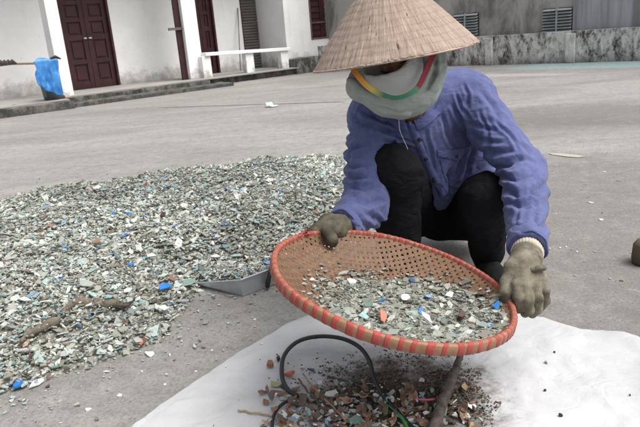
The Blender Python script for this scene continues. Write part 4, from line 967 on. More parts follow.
# ================================================================== SHARDS
q = NB('broken_glass_bits'); tint = q.attr('tint', 'Color'); gl_ = q.attr('gloss', 'Fac'); c = q.co()
col = q.mix(q.ramp(q.noise(c, 120, 3), [(0.35, 0.35), (0.6, 0.0)]), tint, (0.20, 0.18, 0.145))
M_shard = q.done(col, q.ramp(gl_, [(0.0, 0.85), (0.6, 0.5), (1.0, 0.08)]), None, 0.0, None)
M_shard.node_tree.nodes['Principled BSDF'].inputs['Specular IOR Level'].default_value = 0.6
M_shard.node_tree.nodes['Principled BSDF'].inputs['Transmission Weight'].default_value = 0.12
M_shard.node_tree.nodes['Principled BSDF'].inputs['IOR'].default_value = 1.3
palette = [((0.38, 0.40, 0.35), .23), ((0.52, 0.54, 0.50), .18), ((0.28, 0.285, 0.225), .13), ((0.36, 0.46, 0.43), .13), ((0.17, 0.155, 0.12), .08), ((0.60, 0.62, 0.59), .065),
           ((0.74, 0.75, 0.74), .022), ((0.21, 0.34, 0.35), .035), ((0.06, 0.055, 0.048), .035), ((0.13, 0.27, 0.45), .010), ((0.05, 0.20, 0.52), .003), ((0.24, 0.13, 0.085), .012), ((0.45, 0.33, 0.22), .005)]
PC = np.array([p_[0] for p_ in palette]); PWt = np.array([p_[1] for p_ in palette]); PWt = PWt/PWt.sum()
def shards(name, pos, size, tilt, parent=None, colors=None, kind='stuff', mat=None, flat=False, asp=(0.35, 1.0), thick=(0.10, 0.2), bend=0.0):
    """one mesh of many thin irregular polygon plates"""
    N = len(pos); K = 5
    ang = (np.arange(K)[None, :]+rng.uniform(-0.38, 0.38, (N, K)))*2*math.pi/K+rng.uniform(0, 6.28, (N, 1))
    r_ = rng.uniform(0.28, 1.0, (N, K))*size[:, None]*0.5; asp_ = rng.uniform(*asp, N)[:, None]
    x = np.cos(ang)*r_; y = np.sin(ang)*r_*asp_; th_ = np.minimum(size*rng.uniform(*thick, N), 0.004)[:, None]
    L = np.stack([x, y, np.zeros_like(x)], -1); top = L.copy(); top[..., 2] = th_/2+bend*(x*x+y*y)/size[:, None]; bot = L*0.96; bot[..., 2] = -th_/2+bend*(x*x+y*y)/size[:, None]
    P = np.concatenate([top, bot], 1)
    nrm = np.stack([rng.normal(0, 1, N)*tilt, rng.normal(0, 1, N)*tilt, np.ones(N)], 1); nrm /= np.linalg.norm(nrm, axis=1)[:, None]
    a = rng.normal(0, 1, (N, 3)); e1 = np.cross(nrm, a); e1 /= np.linalg.norm(e1, axis=1)[:, None]; e2 = np.cross(nrm, e1)
    W_ = P[..., 0:1]*e1[:, None]+P[..., 1:2]*e2[:, None]+P[..., 2:3]*nrm[:, None]+pos[:, None]
    V = W_.reshape(-1, 3); off = (np.arange(N)*10)[:, None]
    tops = off+np.arange(5); bots = off+np.array([9, 8, 7, 6, 5]); loops = [tops, bots]; 
    for j in range(5): loops.append(off+np.array([j, 5+j, 5+(j+1) % 5, (j+1) % 5]))
    fl = np.concatenate(loops, 1).ravel(); tot = np.tile([5, 5, 4, 4, 4, 4, 4], N); st = np.concatenate([[0], np.cumsum(tot)[:-1]])
    me = np_mesh(name, V, fl, st, tot)
    ci = rng.choice(len(PC), N, p=PWt) if colors is None else None
    Cc = (PC[ci]*rng.uniform(0.72, 1.2, (N, 1))) if colors is None else colors
    Cc = np.clip(Cc, 0, 0.9); ca = me.attributes.new('tint', 'FLOAT_COLOR', 'POINT')
    ca.data.foreach_set('color', np.repeat(np.concatenate([Cc, np.ones((N, 1))], 1), 10, 0).astype(np.float32).ravel())
    ga = me.attributes.new('gloss', 'FLOAT', 'POINT'); ga.data.foreach_set('value', np.repeat(rng.uniform(0, 1, N)**0.7, 10).astype(np.float32))
    o = link(name, me, mat or M_shard, parent)
    if kind: o['kind'] = kind
    return o
# ---- the big pile
ppx = [(-90, 240), (-30, 216), (0, 207), (22, 199), (47, 192), (100, 188), (137, 182), (169, 177), (200, 175.5), (228, 173), (251, 164), (280, 163), (305, 161), (329, 159), (345, 160), (372, 162), (380, 190), (372, 215), (338, 240), (300, 250), (278, 262), (262, 268), (238, 276), (203, 284), (196, 296), (184, 312), (173, 328), (160, 343), (140, 349), (121, 357), (99, 365), (73, 371), (40, 385), (0, 394), (-60, 420), (-150, 450)]
PP = np.array([G(x, y)[:2] for x, y in ppx])
def pdist(Q): return poly_sd(Q, PP)[0]      # signed distance (+ inside) to the pile outline
def pile_h(Q):
    d = pdist(Q); P3 = np.concatenate([Q, np.zeros((len(Q), 1))], 1)
    e = np.clip(d/0.45, 0, 1); e = e*e*(3-2*e)
    h_ = 0.085*e+0.030*np.clip(d/0.05, 0, 1)**0.7+(0.030*fbm(P3*2.2, 101, 3)+0.022*fbm(P3*8, 105, 3))*np.clip(d/0.2, 0, 1)
    return np.where(d > 0, np.maximum(h_, 0.004), -0.02), d
lo2, hi2 = PP.min(0), PP.max(0); stp = 0.03
gx = np.arange(lo2[0]-0.05, hi2[0]+0.05, stp); gy = np.arange(lo2[1]-0.05, hi2[1]+0.05, stp)
XX, YY = np.meshgrid(gx, gy, indexing='ij'); Q = np.stack([XX.ravel(), YY.ravel()], 1); hh, dd = pile_h(Q)
V = np.concatenate([Q, (hh-0.006)[:, None]], 1); nY = len(gy); I, J = np.meshgrid(np.arange(len(gx)-1), np.arange(nY-1), indexing='ij'); a0 = (I*nY+J).ravel()
fq = np.stack([a0, a0+nY, a0+nY+1, a0+1], 1); keep = (dd[fq] > -0.03).any(1); fq = fq[keep]
used = np.unique(fq); rm = -np.ones(len(V), int); rm[used] = np.arange(len(used)); V = V[used]; fq = rm[fq]
q = NB('glass_grit'); c = q.co()
col = q.mix(q.ramp(q.vor(c, 130, 'Color'), [(0.3, 0.0), (0.8, 1.0)]), (0.16, 0.155, 0.13), (0.36, 0.36, 0.32))
M_grit = q.done(col, 0.8, q.bump(q.vor(c, 130), 0.9, 0.006, q.bump(q.noise(c, 40, 5), 0.6, 0.01)))
pile = quad_obj('broken_glass_pile', V, fq, M_grit)
tag(pile, 'wide low pile of crushed grey green glass spread over the yard behind the sieve', 'glass pile', kind='stuff')
NSH = 60000; cand = rng.uniform(lo2, hi2, (NSH*3, 2)); hh, dd = pile_h(cand); ok = dd > 0.0
cand = cand[ok][:NSH]; hh = hh[ok][:NSH]; dd = dd[ok][:NSH]
sz = np.clip(rng.lognormal(math.log(0.0215), 0.55, len(cand)), 0.006, 0.075)
pos = np.concatenate([cand, (hh+rng.uniform(-0.003, 0.013, len(cand)))[:, None]], 1)
ci = rng.choice(len(PC), len(pos), p=PWt); md_ = fbm(pos*np.array([3, 3, 0])+4, 111, 3); md2 = fbm(pos*np.array([1.3, 1.3, 0])+9, 114, 3)
cc = PC[ci]*rng.uniform(0.75, 1.2, (len(pos), 1))*(1.0+0.4*md_+0.15*md2)[:, None]
shards('glass_shards', pos, sz, 0.42, pile, colors=cc, kind='stuff')
# thinning fringe of crumbs on the concrete round the pile
def scatter_px(N, box, zf=0.0, cond=None):
    out = []
    while len(out) < N:
        x = random.uniform(box[0], box[2]); y = random.uniform(box[1], box[3])
        if cond is None or cond(x, y): out.append(G(x, y, zf))
    return np.array(out)
cand = rng.uniform(lo2-0.3, hi2+0.3, (60000, 2)); dd = pdist(cand)
pr_ = np.where(dd < 0, np.exp(dd/0.11), 0)*0.6; ok = rng.uniform(0, 1, len(cand)) < pr_; cand = cand[ok][:7500]
sz = np.clip(rng.lognormal(math.log(0.0095), 0.6, len(cand)), 0.003, 0.040)
o = shards('glass_crumbs', np.concatenate([cand, (sz*0.12+0.001)[:, None]], 1), sz, 0.12)
tag(o, 'small glass crumbs scattered on the concrete around the edge of the pile', 'glass crumbs', kind='stuff')
# ---- contents of the sieve
N = 4600; aa = rng.uniform(0, 6.28, N); rad = np.sqrt(rng.uniform(0, 1, N)); rad = np.where(rad > 0.9, 0.9+rng.exponential(0.11, N), rad); cu_, cv_ = 0.050, -0.035
u_ = cu_+np.cos(aa)*rad*0.225; v_ = cv_+np.sin(aa)*rad*0.20
wob = 1+rng.normal(0,0.04,N)+0.14*vnoise(np.stack([np.cos(aa)*1.7, np.sin(aa)*1.7, aa*0], 1), 120); u_ = cu_+(u_-cu_)*wob; v_ = cv_+(v_-cv_)*wob
rr2 = np.hypot(u_, v_); k_ = np.minimum(1, BR*0.93/rr2); u_ *= k_; v_ *= k_; rr2 = np.hypot(u_, v_)
top_ = np.array([bz(r) for r in rr2]); rad = np.minimum(rad, 1); lay = 0.018*(1-rad**3)+0.010*vnoise(np.stack([u_*25, v_*25, u_*0], 1), 121)*(1-rad)+0.003
posn = BC+np.outer(u_, BX)+np.outer(v_, BYv)+np.outer(top_+lay*rng.uniform(0.35, 1.0, N)+0.003, BZ)
cols = np.array([(0.34, 0.36, 0.31), (0.28, 0.29, 0.24), (0.43, 0.45, 0.40), (0.22, 0.21, 0.17), (0.33, 0.41, 0.37), (0.58, 0.61, 0.58), (0.15, 0.135, 0.11)])
ci = rng.choice(7, N, p=[.26, .22, .17, .14, .11, .05, .05]); sz = np.clip(rng.lognormal(math.log(0.0145), 0.55, N), 0.004, 0.05)
o = shards('sieved_glass', posn, sz, 0.30, thick=(0.05, 0.11), colors=cols[ci]*rng.uniform(0.6, 1.05, (N, 1)))
tag(o, 'grey green crushed glass heaped in the low side of the sieve', 'crushed glass', kind='stuff')
# supporting bed so that the heap is solid
vs = []; nr, na = 10, 40
for i in range(nr+1):
    for j in range(na):
        a = 2*math.pi*j/na; rd = i/nr; wv_ = 1+0.14*float(vnoise(np.array([[math.cos(a)*1.7, math.sin(a)*1.7, 0]]), 120)[0]); x = cu_+math.cos(a)*rd*0.185*wv_; y = cv_+math.sin(a)*rd*0.165*wv_; r = math.hypot(x, y)
        if r > BR*0.93: x *= BR*0.93/r; y *= BR*0.93/r; r = BR*0.93
        vs.append(BC+BX*x+BYv*y+BZ*(bz(r)+0.015*(1-rd**3)+0.003))
fs = [(i*na+j, (i+1)*na+j, (i+1)*na+(j+1) % na, i*na+(j+1) % na) for i in range(nr) for j in range(na)]
bed = mesh_obj('glass_bed', vs, fs, M_grit, o, True); bed['kind'] = 'stuff'
# ================================================================== WHITE SHEET
spx = [(60, 470), (110, 446), (134, 427.5), (190, 388), (242, 351), (290, 326), (330, 309), (380, 296), (450, 300), (522, 317), (545, 320.5), (562, 326), (582, 332), (600, 333), (622, 334), (638, 339), (655, 352), (700, 400), (760, 520), (300, 620), (40, 560)]
SP0 = np.array([G(x, y)[:2] for x, y in spx]); SP = []
for i in range(len(SP0)):
    a_, b_2 = SP0[i], SP0[(i+1) % len(SP0)]; k_ = max(1, int(np.linalg.norm(b_2-a_)/0.012))
    for j in range(k_): SP.append(a_+(b_2-a_)*j/k_)
SP = np.array(SP); _p = np.concatenate([SP, SP[:, :1]*0], 1); SP = SP+np.stack([fbm(_p*4, 231, 3), fbm(_p*4+30, 232, 3)], 1)*0.012; lo3, hi3 = SP.min(0), SP.max(0)
def sheet_z(Q):
    d, _ = poly_sd(Q, SP); P3 = np.concatenate([Q, np.zeros((len(Q), 1))], 1)
    r_ = 1-np.abs(fbm(P3*np.array([3.0, 5.0, 1]), 201, 3))*2
    r2_ = 1-np.abs(fbm(P3*np.array([7.0, 5.0, 1])+8, 215, 3))*2
    h_ = 0.006+0.008*np.clip(r_, 0, 1)**4+0.004*np.clip(r2_, 0, 1)**4+0.002*(fbm(P3*7, 205, 3)+0.4)+0.0015*vnoise(P3*40, 207)
    return np.clip(h_, 0.004, 0.05)*np.clip(0.35+d/0.08, 0.35, 1)+0.010*np.exp(-((d-0.02)/0.03)**2)*np.clip(fbm(P3*4, 209, 2)+0.35, 0, 1)+0.002
stp = 0.012; gx = np.arange(lo3[0]-0.02, hi3[0]+0.02, stp); gy = np.arange(max(lo3[1], 0.7)-0.02, hi3[1]+0.02, stp)
XX, YY = np.meshgrid(gx, gy, indexing='ij'); Q = np.stack([XX.ravel(), YY.ravel()], 1); dd, near = poly_sd(Q, SP)
nY = len(gy); I, J = np.meshgrid(np.arange(len(gx)-1), np.arange(nY-1), indexing='ij'); a0 = (I*nY+J).ravel(); fq = np.stack([a0, a0+nY, a0+nY+1, a0+1], 1)
fq = fq[(dd[fq] > 0).any(1)]; out_ = dd < 0; Qs = Q.copy(); Qs[out_] = near[out_]
V = np.concatenate([Qs, sheet_z(Qs)[:, None]], 1); used = np.unique(fq); rm = -np.ones(len(V), int); rm[used] = np.arange(len(used)); V = V[used]; fq = rm[fq]
q = NB('white_woven_sacking'); c = q.co(); base_ = q.mix(q.ramp(q.noise(c, 2.5, 7, 0.65), [(0.35, 0.0), (0.65, 1.0)]), (0.38, 0.385, 0.39), (0.50, 0.505, 0.515))
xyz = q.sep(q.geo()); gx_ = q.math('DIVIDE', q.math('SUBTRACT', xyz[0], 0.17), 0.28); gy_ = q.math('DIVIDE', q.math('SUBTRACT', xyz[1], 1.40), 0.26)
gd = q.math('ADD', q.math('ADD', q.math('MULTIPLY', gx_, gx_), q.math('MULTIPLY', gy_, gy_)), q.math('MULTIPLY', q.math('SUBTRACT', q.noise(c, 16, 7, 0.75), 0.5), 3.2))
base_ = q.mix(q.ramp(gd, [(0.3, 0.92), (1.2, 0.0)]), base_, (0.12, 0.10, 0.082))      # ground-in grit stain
base_ = q.mix(q.ramp(q.noise(c, 130, 3), [(0.68, 0.0), (0.73, 0.55)]), base_, (0.28, 0.25, 0.22))
ck = q.n.new('ShaderNodeTexChecker'); ck.inputs['Scale'].default_value = 420; q.l.new(c, ck.inputs[0])
rs_ = q.math('MINIMUM', q.math('ABSOLUTE', q.math('SUBTRACT', q.noise(q.co((1, 1.4, 1)), 6.5, 4, 0.5, 0.8), 0.5)), 0.06)
M_sack = q.done(base_, 0.9, q.bump(ck.outputs[1], 0.25, 0.0008, q.bump(rs_, 0.4, 0.03, q.bump(q.noise(c, 18, 6, 0.6, 1.2), 0.5, 0.006))), spec=0.15)
o = quad_obj('ground_sheet', V, fq, M_sack); md = o.modifiers.new('t', 'SOLIDIFY'); md.thickness = 0.0015; md.offset = 1
tag(o, 'large white woven plastic sheet spread on the concrete under the sieve', 'ground sheet')
def gz(x, y, up=0.0):
    """point lying on whatever is on the ground at that spot of the yard"""
    p_ = G(x, y, 0.008)
    for _ in range(4):
        Qp = np.array([p_[:2]]); hp, dp_ = pile_h(Qp); ds, _n = poly_sd(Qp, SP)
        z = max(0.0, float(hp[0])+0.008 if dp_[0] > 0 else 0.0, float(sheet_z(Qp)[0])+0.002 if ds[0] > 0 else 0.0); p_ = G(x, y, z+up)
    return p_.copy()
# ---- fine dark grit fallen through the sieve
N = 11000; xx = 0.195+rng.normal(0, 0.125, N)+0.04*rng.normal(0, 1, N); yy = 1.40+rng.normal(0, 0.13, N)
cl = fbm(np.stack([xx*9, yy*14, xx*0], 1), 221, 3); ok = (cl > rng.uniform(-0.5, 0.25, N)) & (xx < 0.40+0.1*cl); Qg = np.stack([xx, yy], 1)[ok]; ok2 = poly_sd(Qg, SP)[0] > 0.02; Qg = Qg[ok2]
sz = np.clip(rng.lognormal(math.log(0.0048), 0.5, len(Qg)), 0.002, 0.016)
gc = np.array([(0.07, 0.055, 0.043), (0.12, 0.095, 0.07), (0.045, 0.04, 0.035), (0.18, 0.14, 0.10), (0.20, 0.21, 0.18)]); ci = rng.choice(5, len(Qg), p=[.33, .25, .24, .11, .07])
o = shards('dark_grit', np.concatenate([Qg, (sheet_z(Qg)+0.003)[:, None]], 1), sz, 0.35, colors=gc[ci]*rng.uniform(0.7, 1.3, (len(Qg), 1)), thick=(0.25, 0.5))
tag(o, 'fine dark grit and dirt fallen through the sieve onto the white sheet', 'grit', kind='stuff')
# tiny specks everywhere on the concrete near by
N = 5200; Qg = np.stack([rng.uniform(-1.6, 2.2, N), 1.2+rng.uniform(0, 1, N)**1.3*4.2], 1); ok = (pdist(Qg) < -0.01) & (poly_sd(Qg, SP)[0] < -0.01); Qg = Qg[ok]
sz = np.clip(rng.lognormal(math.log(0.0040), 0.5, len(Qg)), 0.0015, 0.013)
o = shards('yard_specks', np.concatenate([Qg, (sz*0.2+0.001)[:, None]], 1), sz, 0.1, colors=np.array([(0.5, 0.5, 0.48), (0.10, 0.095, 0.085), (0.27, 0.26, 0.24)])[rng.choice(3, len(Qg), p=[.3, .35, .35])])
tag(o, 'tiny pale and dark specks of grit strewn over the bare concrete', 'grit', kind='stuff')
# ================================================================== LITTER on the sheet, each piece a thing
def simple(name, rgb, rough=0.6, var=0.75, bs=60, bump=0.4, spec=None):
    return mottled(name, rgb, tuple(v*var for v in rgb), 35, rough, bump, 0.0015, bs, True, spec)
M_brick = simple('brick_orange', (0.34, 0.165, 0.10), 0.9, 0.5); M_leaf = simple('dry_leaf_brown', (0.25, 0.155, 0.10), 0.8, 0.5); M_leafy = simple('yellow_green_leaf', (0.34, 0.33, 0.16), 0.7, 0.65)
M_wt = simple('white_glaze', (0.60, 0.62, 0.61), 0.25, 0.85); M_dkblue = simple('dark_blue_chip', (0.05, 0.09, 0.19), 0.35); M_bl = simple('bright_blue_plastic', (0.03, 0.20, 0.55), 0.35, 0.7)
M_or = simple('orange_red_chip', (0.46, 0.15, 0.09), 0.5, 0.7); M_wd = simple('grey_brown_wood', (0.14, 0.105, 0.085), 0.9, 0.55); M_wdl = simple('pale_twig', (0.38, 0.27, 0.17), 0.9, 0.6)
M_rub = simple('black_rubber', (0.018, 0.018, 0.02), 0.5, 0.6); M_pk = simple('pink_plastic', (0.62, 0.12, 0.22), 0.4, 0.8); M_gn = simple('green_blade', (0.06, 0.26, 0.06), 0.5, 0.5); M_gg = simple('green_glass', (0.20, 0.31, 0.26), 0.12, 0.7, spec=0.8)
M_tl = simple('teal_glass', (0.20, 0.36, 0.38), 0.12, 0.75, spec=0.8); M_gr = simple('grey_glass', (0.34, 0.37, 0.33), 0.12, 0.75, spec=0.8); M_am = simple('amber', (0.42, 0.20, 0.05), 0.3, 0.6); M_brn = simple('dark_brown_seed', (0.055, 0.028, 0.018), 0.45, 0.7)
def poly_thing(name, pts, th, mat, tilt=(0, 0), p=None, curl=0.0, wob=True):
    """irregular plate / chunk: outline pts (metres, local), thickness, lying at p"""
    n0_ = len(pts); c_ = np.mean(pts, 0); pts = [np.array(a) for a in pts]; P_ = []
    for i in range(n0_):
        a, b = pts[i], pts[(i+1) % n0_]; P_ += [a, a+(b-a)*0.5+np.array([random.uniform(-1, 1), random.uniform(-1, 1)])*0.05*np.linalg.norm(b-a)*(1 if wob else 0)]
    m = MB(); vs = []; n = len(P_)
    R_ = Matrix.Rotation(tilt[0], 3, 'X') @ Matrix.Rotation(tilt[1], 3, 'Y'); sz_ = max(np.linalg.norm(a-c_) for a in P_)
    for k, (zf, sc_) in enumerate(((-0.5, 0.94), (0.0, 1.0), (0.5, 0.93))):
        for a in P_:
            d_ = a-c_; l = curl*(np.linalg.norm(d_)/sz_)**2*sz_; v = R_ @ Vector((d_[0]*sc_, d_[1]*sc_, zf*th+l)); vs.append(np.array(v))
    ctr = [np.array(R_ @ Vector((0, 0, -0.5*th))), np.array(R_ @ Vector((0, 0, 0.5*th)))]
    zmin = min(v[2] for v in vs); vs = [v+p-np.array([0, 0, zmin]) for v in vs]; ctr = [v+p-np.array([0, 0, zmin]) for v in ctr]
    fs = [(k*n+i, k*n+(i+1) % n, (k+1)*n+(i+1) % n, (k+1)*n+i) for k in range(2) for i in range(n)]
    vs += ctr; fs += [((i+1) % n, i, 3*n) for i in range(n)]+[(2*n+i, 2*n+(i+1) % n, 3*n+1) for i in range(n)]
    m.add(vs, fs); return m.build(name, mat)
def chunk(name, x, y, w_, h_, mat, label=None, cat=None, group=None, th=None, rot=None, tilt=None, up=0.0, n=6, curl=0.0, p=None):
    rot = random.uniform(0, 6.28) if rot is None else rot; pts = []
    for i in range(n):
        a = 2*math.pi*(i+random.uniform(-0.38, 0.38))/n; r_ = random.uniform(0.5, 1.0); u_, v_ = math.cos(a)*w_/2*r_, math.sin(a)*h_/2*r_
        pts.append((u_*math.cos(rot)-v_*math.sin(rot), u_*math.sin(rot)+v_*math.cos(rot)))
    tilt = (random.uniform(-0.35, 0.35), random.uniform(-0.35, 0.35)) if tilt is None else tilt
    o = poly_thing(name, pts, th or min(w_, h_)*0.3, mat, tilt, gz(x, y, up) if p is None else p, curl); tag(o, label, cat, group); return o
def line_thing(name, px, rad, mat, label, cat, n=24, up=0.004, nseg=8, sq=1.0, lifts=None, group=None):
    pts = spline([gz(x, y, up+(lifts[i] if lifts else 0)) for i, (x, y) in enumerate(px)], n)
    rads = rad if not hasattr(rad, '__len__') else [np.interp(i/(n-1), np.linspace(0, 1, len(rad)), rad) for i in range(n)]
    pts = [p_+0.0015*np.array([random.uniform(-1, 1) for _ in range(3)]) if cat in ('twig', 'branch') else p_ for p_ in pts]
    m = MB(); m.tube(pts, rads, nseg, sq=sq)
    if cat in ('twig', 'branch'):
        V_ = np.array(m.v); m.v = [tuple(v) for v in V_+np.stack([fbm(V_*70+k_*9, 251, 3) for k_ in range(3)], 1)*(0.35*np.mean(rads))]
    o = m.build(name, mat, None, True); return tag(o, label, cat, group)
M_bark = mottled('weathered_bark', (0.13, 0.105, 0.09), (0.04, 0.032, 0.028), 50, 0.95, 1.0, 0.006, 90, True)
line_thing('rubber_loop', [(298, 396), (288, 390), (282, 376), (284, 356), (297, 342), (317, 336.5), (340, 338), (358, 346), (369, 360), (374, 378), (381, 392), (394, 408), (414, 430)], 0.0062, M_rub, 'black rubber hose loop curving over the white sheet in front of the sieve', 'hose', 70, 0.010, 12, lifts=[0.0, .005, .01, .02, .03, .035, .035, .03, .02, .012, .008, .006, .0])
line_thing('rubber_strand', [(281, 386), (292, 392), (304, 398), (321, 404), (338, 414), (352, 432)], 0.0045, M_rub, 'second thin black rubber strand running through the litter inside the hose loop', 'hose', 40, 0.012, 10)
line_thing('rubber_strand', [(272, 432), (273, 418), (279, 407), (290, 400), (306, 399)], 0.0045, M_rub, 'short black rubber strand curling down at the lower left of the litter', 'hose', 24, 0.012, 10)
line_thing('branch', [(462, 352), (456, 368), (449, 386), (442, 404), (433, 432)], [0.006, 0.011, 0.013, 0.014, 0.015], M_bark, 'thick grey brown branch leaning in the litter below the right part of the sieve', 'branch', 60, 0.016, 14, lifts=[0.02, 0.012, 0.006, 0.002, 0.0])
line_thing('twig', [(238, 410), (250, 412), (262, 413.5), (274, 416)], 0.0024, M_wdl, 'thin pale twig poking out of the litter towards the left', 'twig', 14, 0.006)
line_thing('twig', [(298, 378), (308, 392), (320, 405), (330, 416)], 0.0028, M_wd, 'brown twig slanting down beside the white tile shard', 'twig', 14, 0.014)
line_thing('twig', [(303, 374), (316, 390), (334, 408), (345, 420)], 0.0022, M_wdl, 'slender tan twig lying parallel to the brown one inside the loop', 'twig', 14, 0.018)
line_thing('twig', [(460, 388), (468, 398), (476, 410)], 0.0025, M_wd, 'short dark twig to the right of the thick branch', 'twig', 12, 0.008)
line_thing('twig', [(328, 376), (345, 380), (362, 382)], 0.0032, M_wd, 'rough brown twig lying in the grit inside the hose loop', 'twig', 12, 0.005)
line_thing('straw', [(414, 398.5), (425, 400), (437, 399)], 0.0032, M_pk, 'bright pink plastic straw piece left of the thick branch', 'straw', 8, 0.014)
line_thing('grass_blade', [(383, 402), (392, 408), (402, 418), (410, 432)], [0.0016, 0.004, 0.0045, 0.004], M_gn, 'bright green blade beside the black hose in the litter', 'leaf blade', 16, 0.018, 6, 0.3)
line_thing('grass_blade', [(386, 414), (388, 406), (391, 398)], [0.003, 0.003, 0.001], M_gn, 'short green leaf stub left of the long green blade', 'leaf blade', 10, 0.014, 6, 0.3)
S_ = 1/460.
named = [
 ('brick_chip', 270.5, 366, 15, 11, M_brick, 'orange brown brick chip lying alone left of the hose loop', 'brick chip', 0.012),
 ('rubber_lump', 278.5, 360, 6, 8, M_rub, 'small black lump touching the left side of the hose loop', 'rubber lump', 0.010),
 ('brick_chip', 290, 376, 16, 8, M_or, 'reddish orange brick chip on the left strand of the hose', 'brick chip', 0.010),
 ('dry_leaf', 276, 385, 24, 12, M_leafy, 'yellow green dry leaf on the left edge of the litter', 'leaf', 0.003),
 ('dry_leaf', 266, 391, 16, 12, M_leaf, 'curled brown leaf beneath the yellow green leaf', 'leaf', 0.003),
 ('dry_leaf', 279, 394, 24, 9, M_leaf, 'long brown leaf folded under the yellow green leaf', 'leaf', 0.003),
 ('blue_chip', 312, 371, 14, 6, M_dkblue, 'dark blue chip on the clean sheet inside the hose loop', 'glass chip', 0.005),
 ('white_shard', 302, 368, 8, 7, M_wt, 'small white shard just left of the dark blue chip', 'shard', 0.003),
 ('white_tile_shard', 331, 396, 26, 15, M_wt, 'large angular white tile shard inside the hose loop', 'tile shard', 0.005),
 ('brick_chip', 314, 392, 13, 9, M_brick, 'rounded orange brick chip left of the white tile shard', 'brick chip', 0.012),
 ('dry_leaf', 295, 390, 20, 8, M_leaf, 'rust brown leaf where the two hose strands meet', 'leaf', 0.004),
 ('brick_chip', 289, 407, 7, 15, M_brick, 'narrow upright orange brick sliver low in the litter', 'brick chip', 0.008),
 ('white_shard', 283, 416, 13, 14, M_wt, 'white jagged shard low at the left of the litter', 'shard', 0.004),
 ('amber_chip', 282, 424, 12, 8, M_am, 'yellow amber chip at the bottom edge of the picture', 'glass chip', 0.006),
 ('brick_chip', 266, 403, 12, 12, M_leaf, 'dark red brown chip above the thin pale twig', 'brick chip', 0.007),
 ('dry_leaf', 366, 390, 10, 22, M_leaf, 'upright orange brown leaf right of the white tile shard', 'leaf', 0.004),
 ('dry_leaf', 376, 398, 20, 8, M_leaf, 'curled rust leaf against the hose right of the tile shard', 'leaf', 0.004),
 ('white_shard', 372, 392, 9, 7, M_wt, 'tiny white shard between the rust leaves', 'shard', 0.003),
 ('white_shard', 392, 400, 9, 10, M_wt, 'white shard just right of the hose above the green blade', 'shard', 0.004),
 ('brick_chip', 368, 420, 9, 18, M_brick, 'long orange brick sliver at the bottom centre', 'brick chip', 0.010),
 ('teal_shard', 356, 422, 20, 14, M_gg, 'curved green glass piece at the bottom centre of the litter', 'glass piece', 0.006),
 ('white_shard', 376, 415, 12, 11, M_wt, 'white crumpled shard beside the green blade', 'shard', 0.004),
 ('dry_leaf', 408, 401, 14, 10, M_leaf, 'tan leaf scrap at the left end of the pink straw', 'leaf', 0.004),
 ('dry_leaf', 418, 410, 24, 10, M_leaf, 'wide rust brown leaf below the pink straw', 'leaf', 0.004),
 ('white_shard', 412, 421, 18, 10, M_wt, 'grey white slab at the bottom left of the branch', 'shard', 0.006),
 ('bottle_cap', 466, 418, 11, 10, M_wt, 'round white cap right of the thick branch', 'cap', 0.004),
 ('white_shard', 455, 416, 9, 8, M_wt, 'small greyish white piece between branch and round cap', 'shard', 0.004),
 ('dry_leaf', 452, 404, 14, 8, M_leaf, 'small brown leaf touching the right side of the branch', 'leaf', 0.004),
 ('blue_chip', 484, 408, 6, 6, M_gg, 'small green blue chip on the sheet right of the litter', 'glass chip', 0.003),
 ('pebble', 560.5, 416, 5, 4.5, M_rub, 'black pebble lying alone on the white sheet at lower right', 'pebble', 0.006),
 ('pebble', 546, 363, 4, 5, M_gg, 'dark green pebble on the white sheet right of the sieve', 'pebble', 0.004),
 ('pebble', 554.5, 352.5, 3, 3, M_rub, 'tiny black pebble on the sheet below the right glove', 'pebble', 0.003),
 ('pebble', 545, 391, 4, 3.5, M_brn, 'small brown pebble on the middle of the white sheet', 'pebble', 0.004),
 ('pebble', 630, 395.5, 2.6, 2.6, M_rub, 'tiny dark pebble on the sheet near the right edge', 'pebble', 0.003)]
for (nm, x, y, w_, h_, mt, lb, ct, th_) in named:
    chunk(nm, x, y, w_*S_, h_*S_*1.5, mt, lb, ct, None, th_, rot=random.uniform(-0.3, 0.3), tilt=(random.uniform(-0.3, 0.2), random.uniform(-0.25, 0.25)), up=0.004 if ct != 'pebble' else 0, n=12 if nm == 'bottle_cap' else random.choice((5, 6, 7)), curl=random.uniform(0.2, 0.5) if ct == 'leaf' else 0)
M_tan = simple('tan_leaf', (0.40, 0.27, 0.16), 0.85, 0.6)
kinds = [('leaf_scrap', M_tan, 'small pale tan leaf scrap in the mixed litter under the sieve', 'leaf', 'tan leaf scraps in the litter', 0.024, 0.002, 0.6),
         ('leaf_scrap', M_leaf, 'small crumpled brown leaf scrap in the mixed litter under the sieve', 'leaf', 'brown leaf scraps in the litter', 0.026, 0.002, 0.5),
         ('brick_crumb', M_brick, 'small orange brick crumb in the mixed litter under the sieve', 'brick chip', 'brick crumbs in the litter', 0.014, 0.007, 0),
         ('ceramic_crumb', M_wt, 'small white ceramic crumb in the mixed litter under the sieve', 'shard', 'white crumbs in the litter', 0.014, 0.003, 0),
         ('wood_crumb', M_wd, 'small grey brown wood bit in the mixed litter under the sieve', 'wood chip', 'wood bits in the litter', 0.030, 0.004, 0),
         ('glass_crumb', M_gr, 'small grey green glass bit in the mixed litter under the sieve', 'glass chip', 'glass bits in the litter', 0.018, 0.003, 0),
         ('teal_crumb', M_tl, 'small teal glass bit in the mixed litter under the sieve', 'glass chip', 'teal bits in the litter', 0.015, 0.003, 0)]
cnt = 0
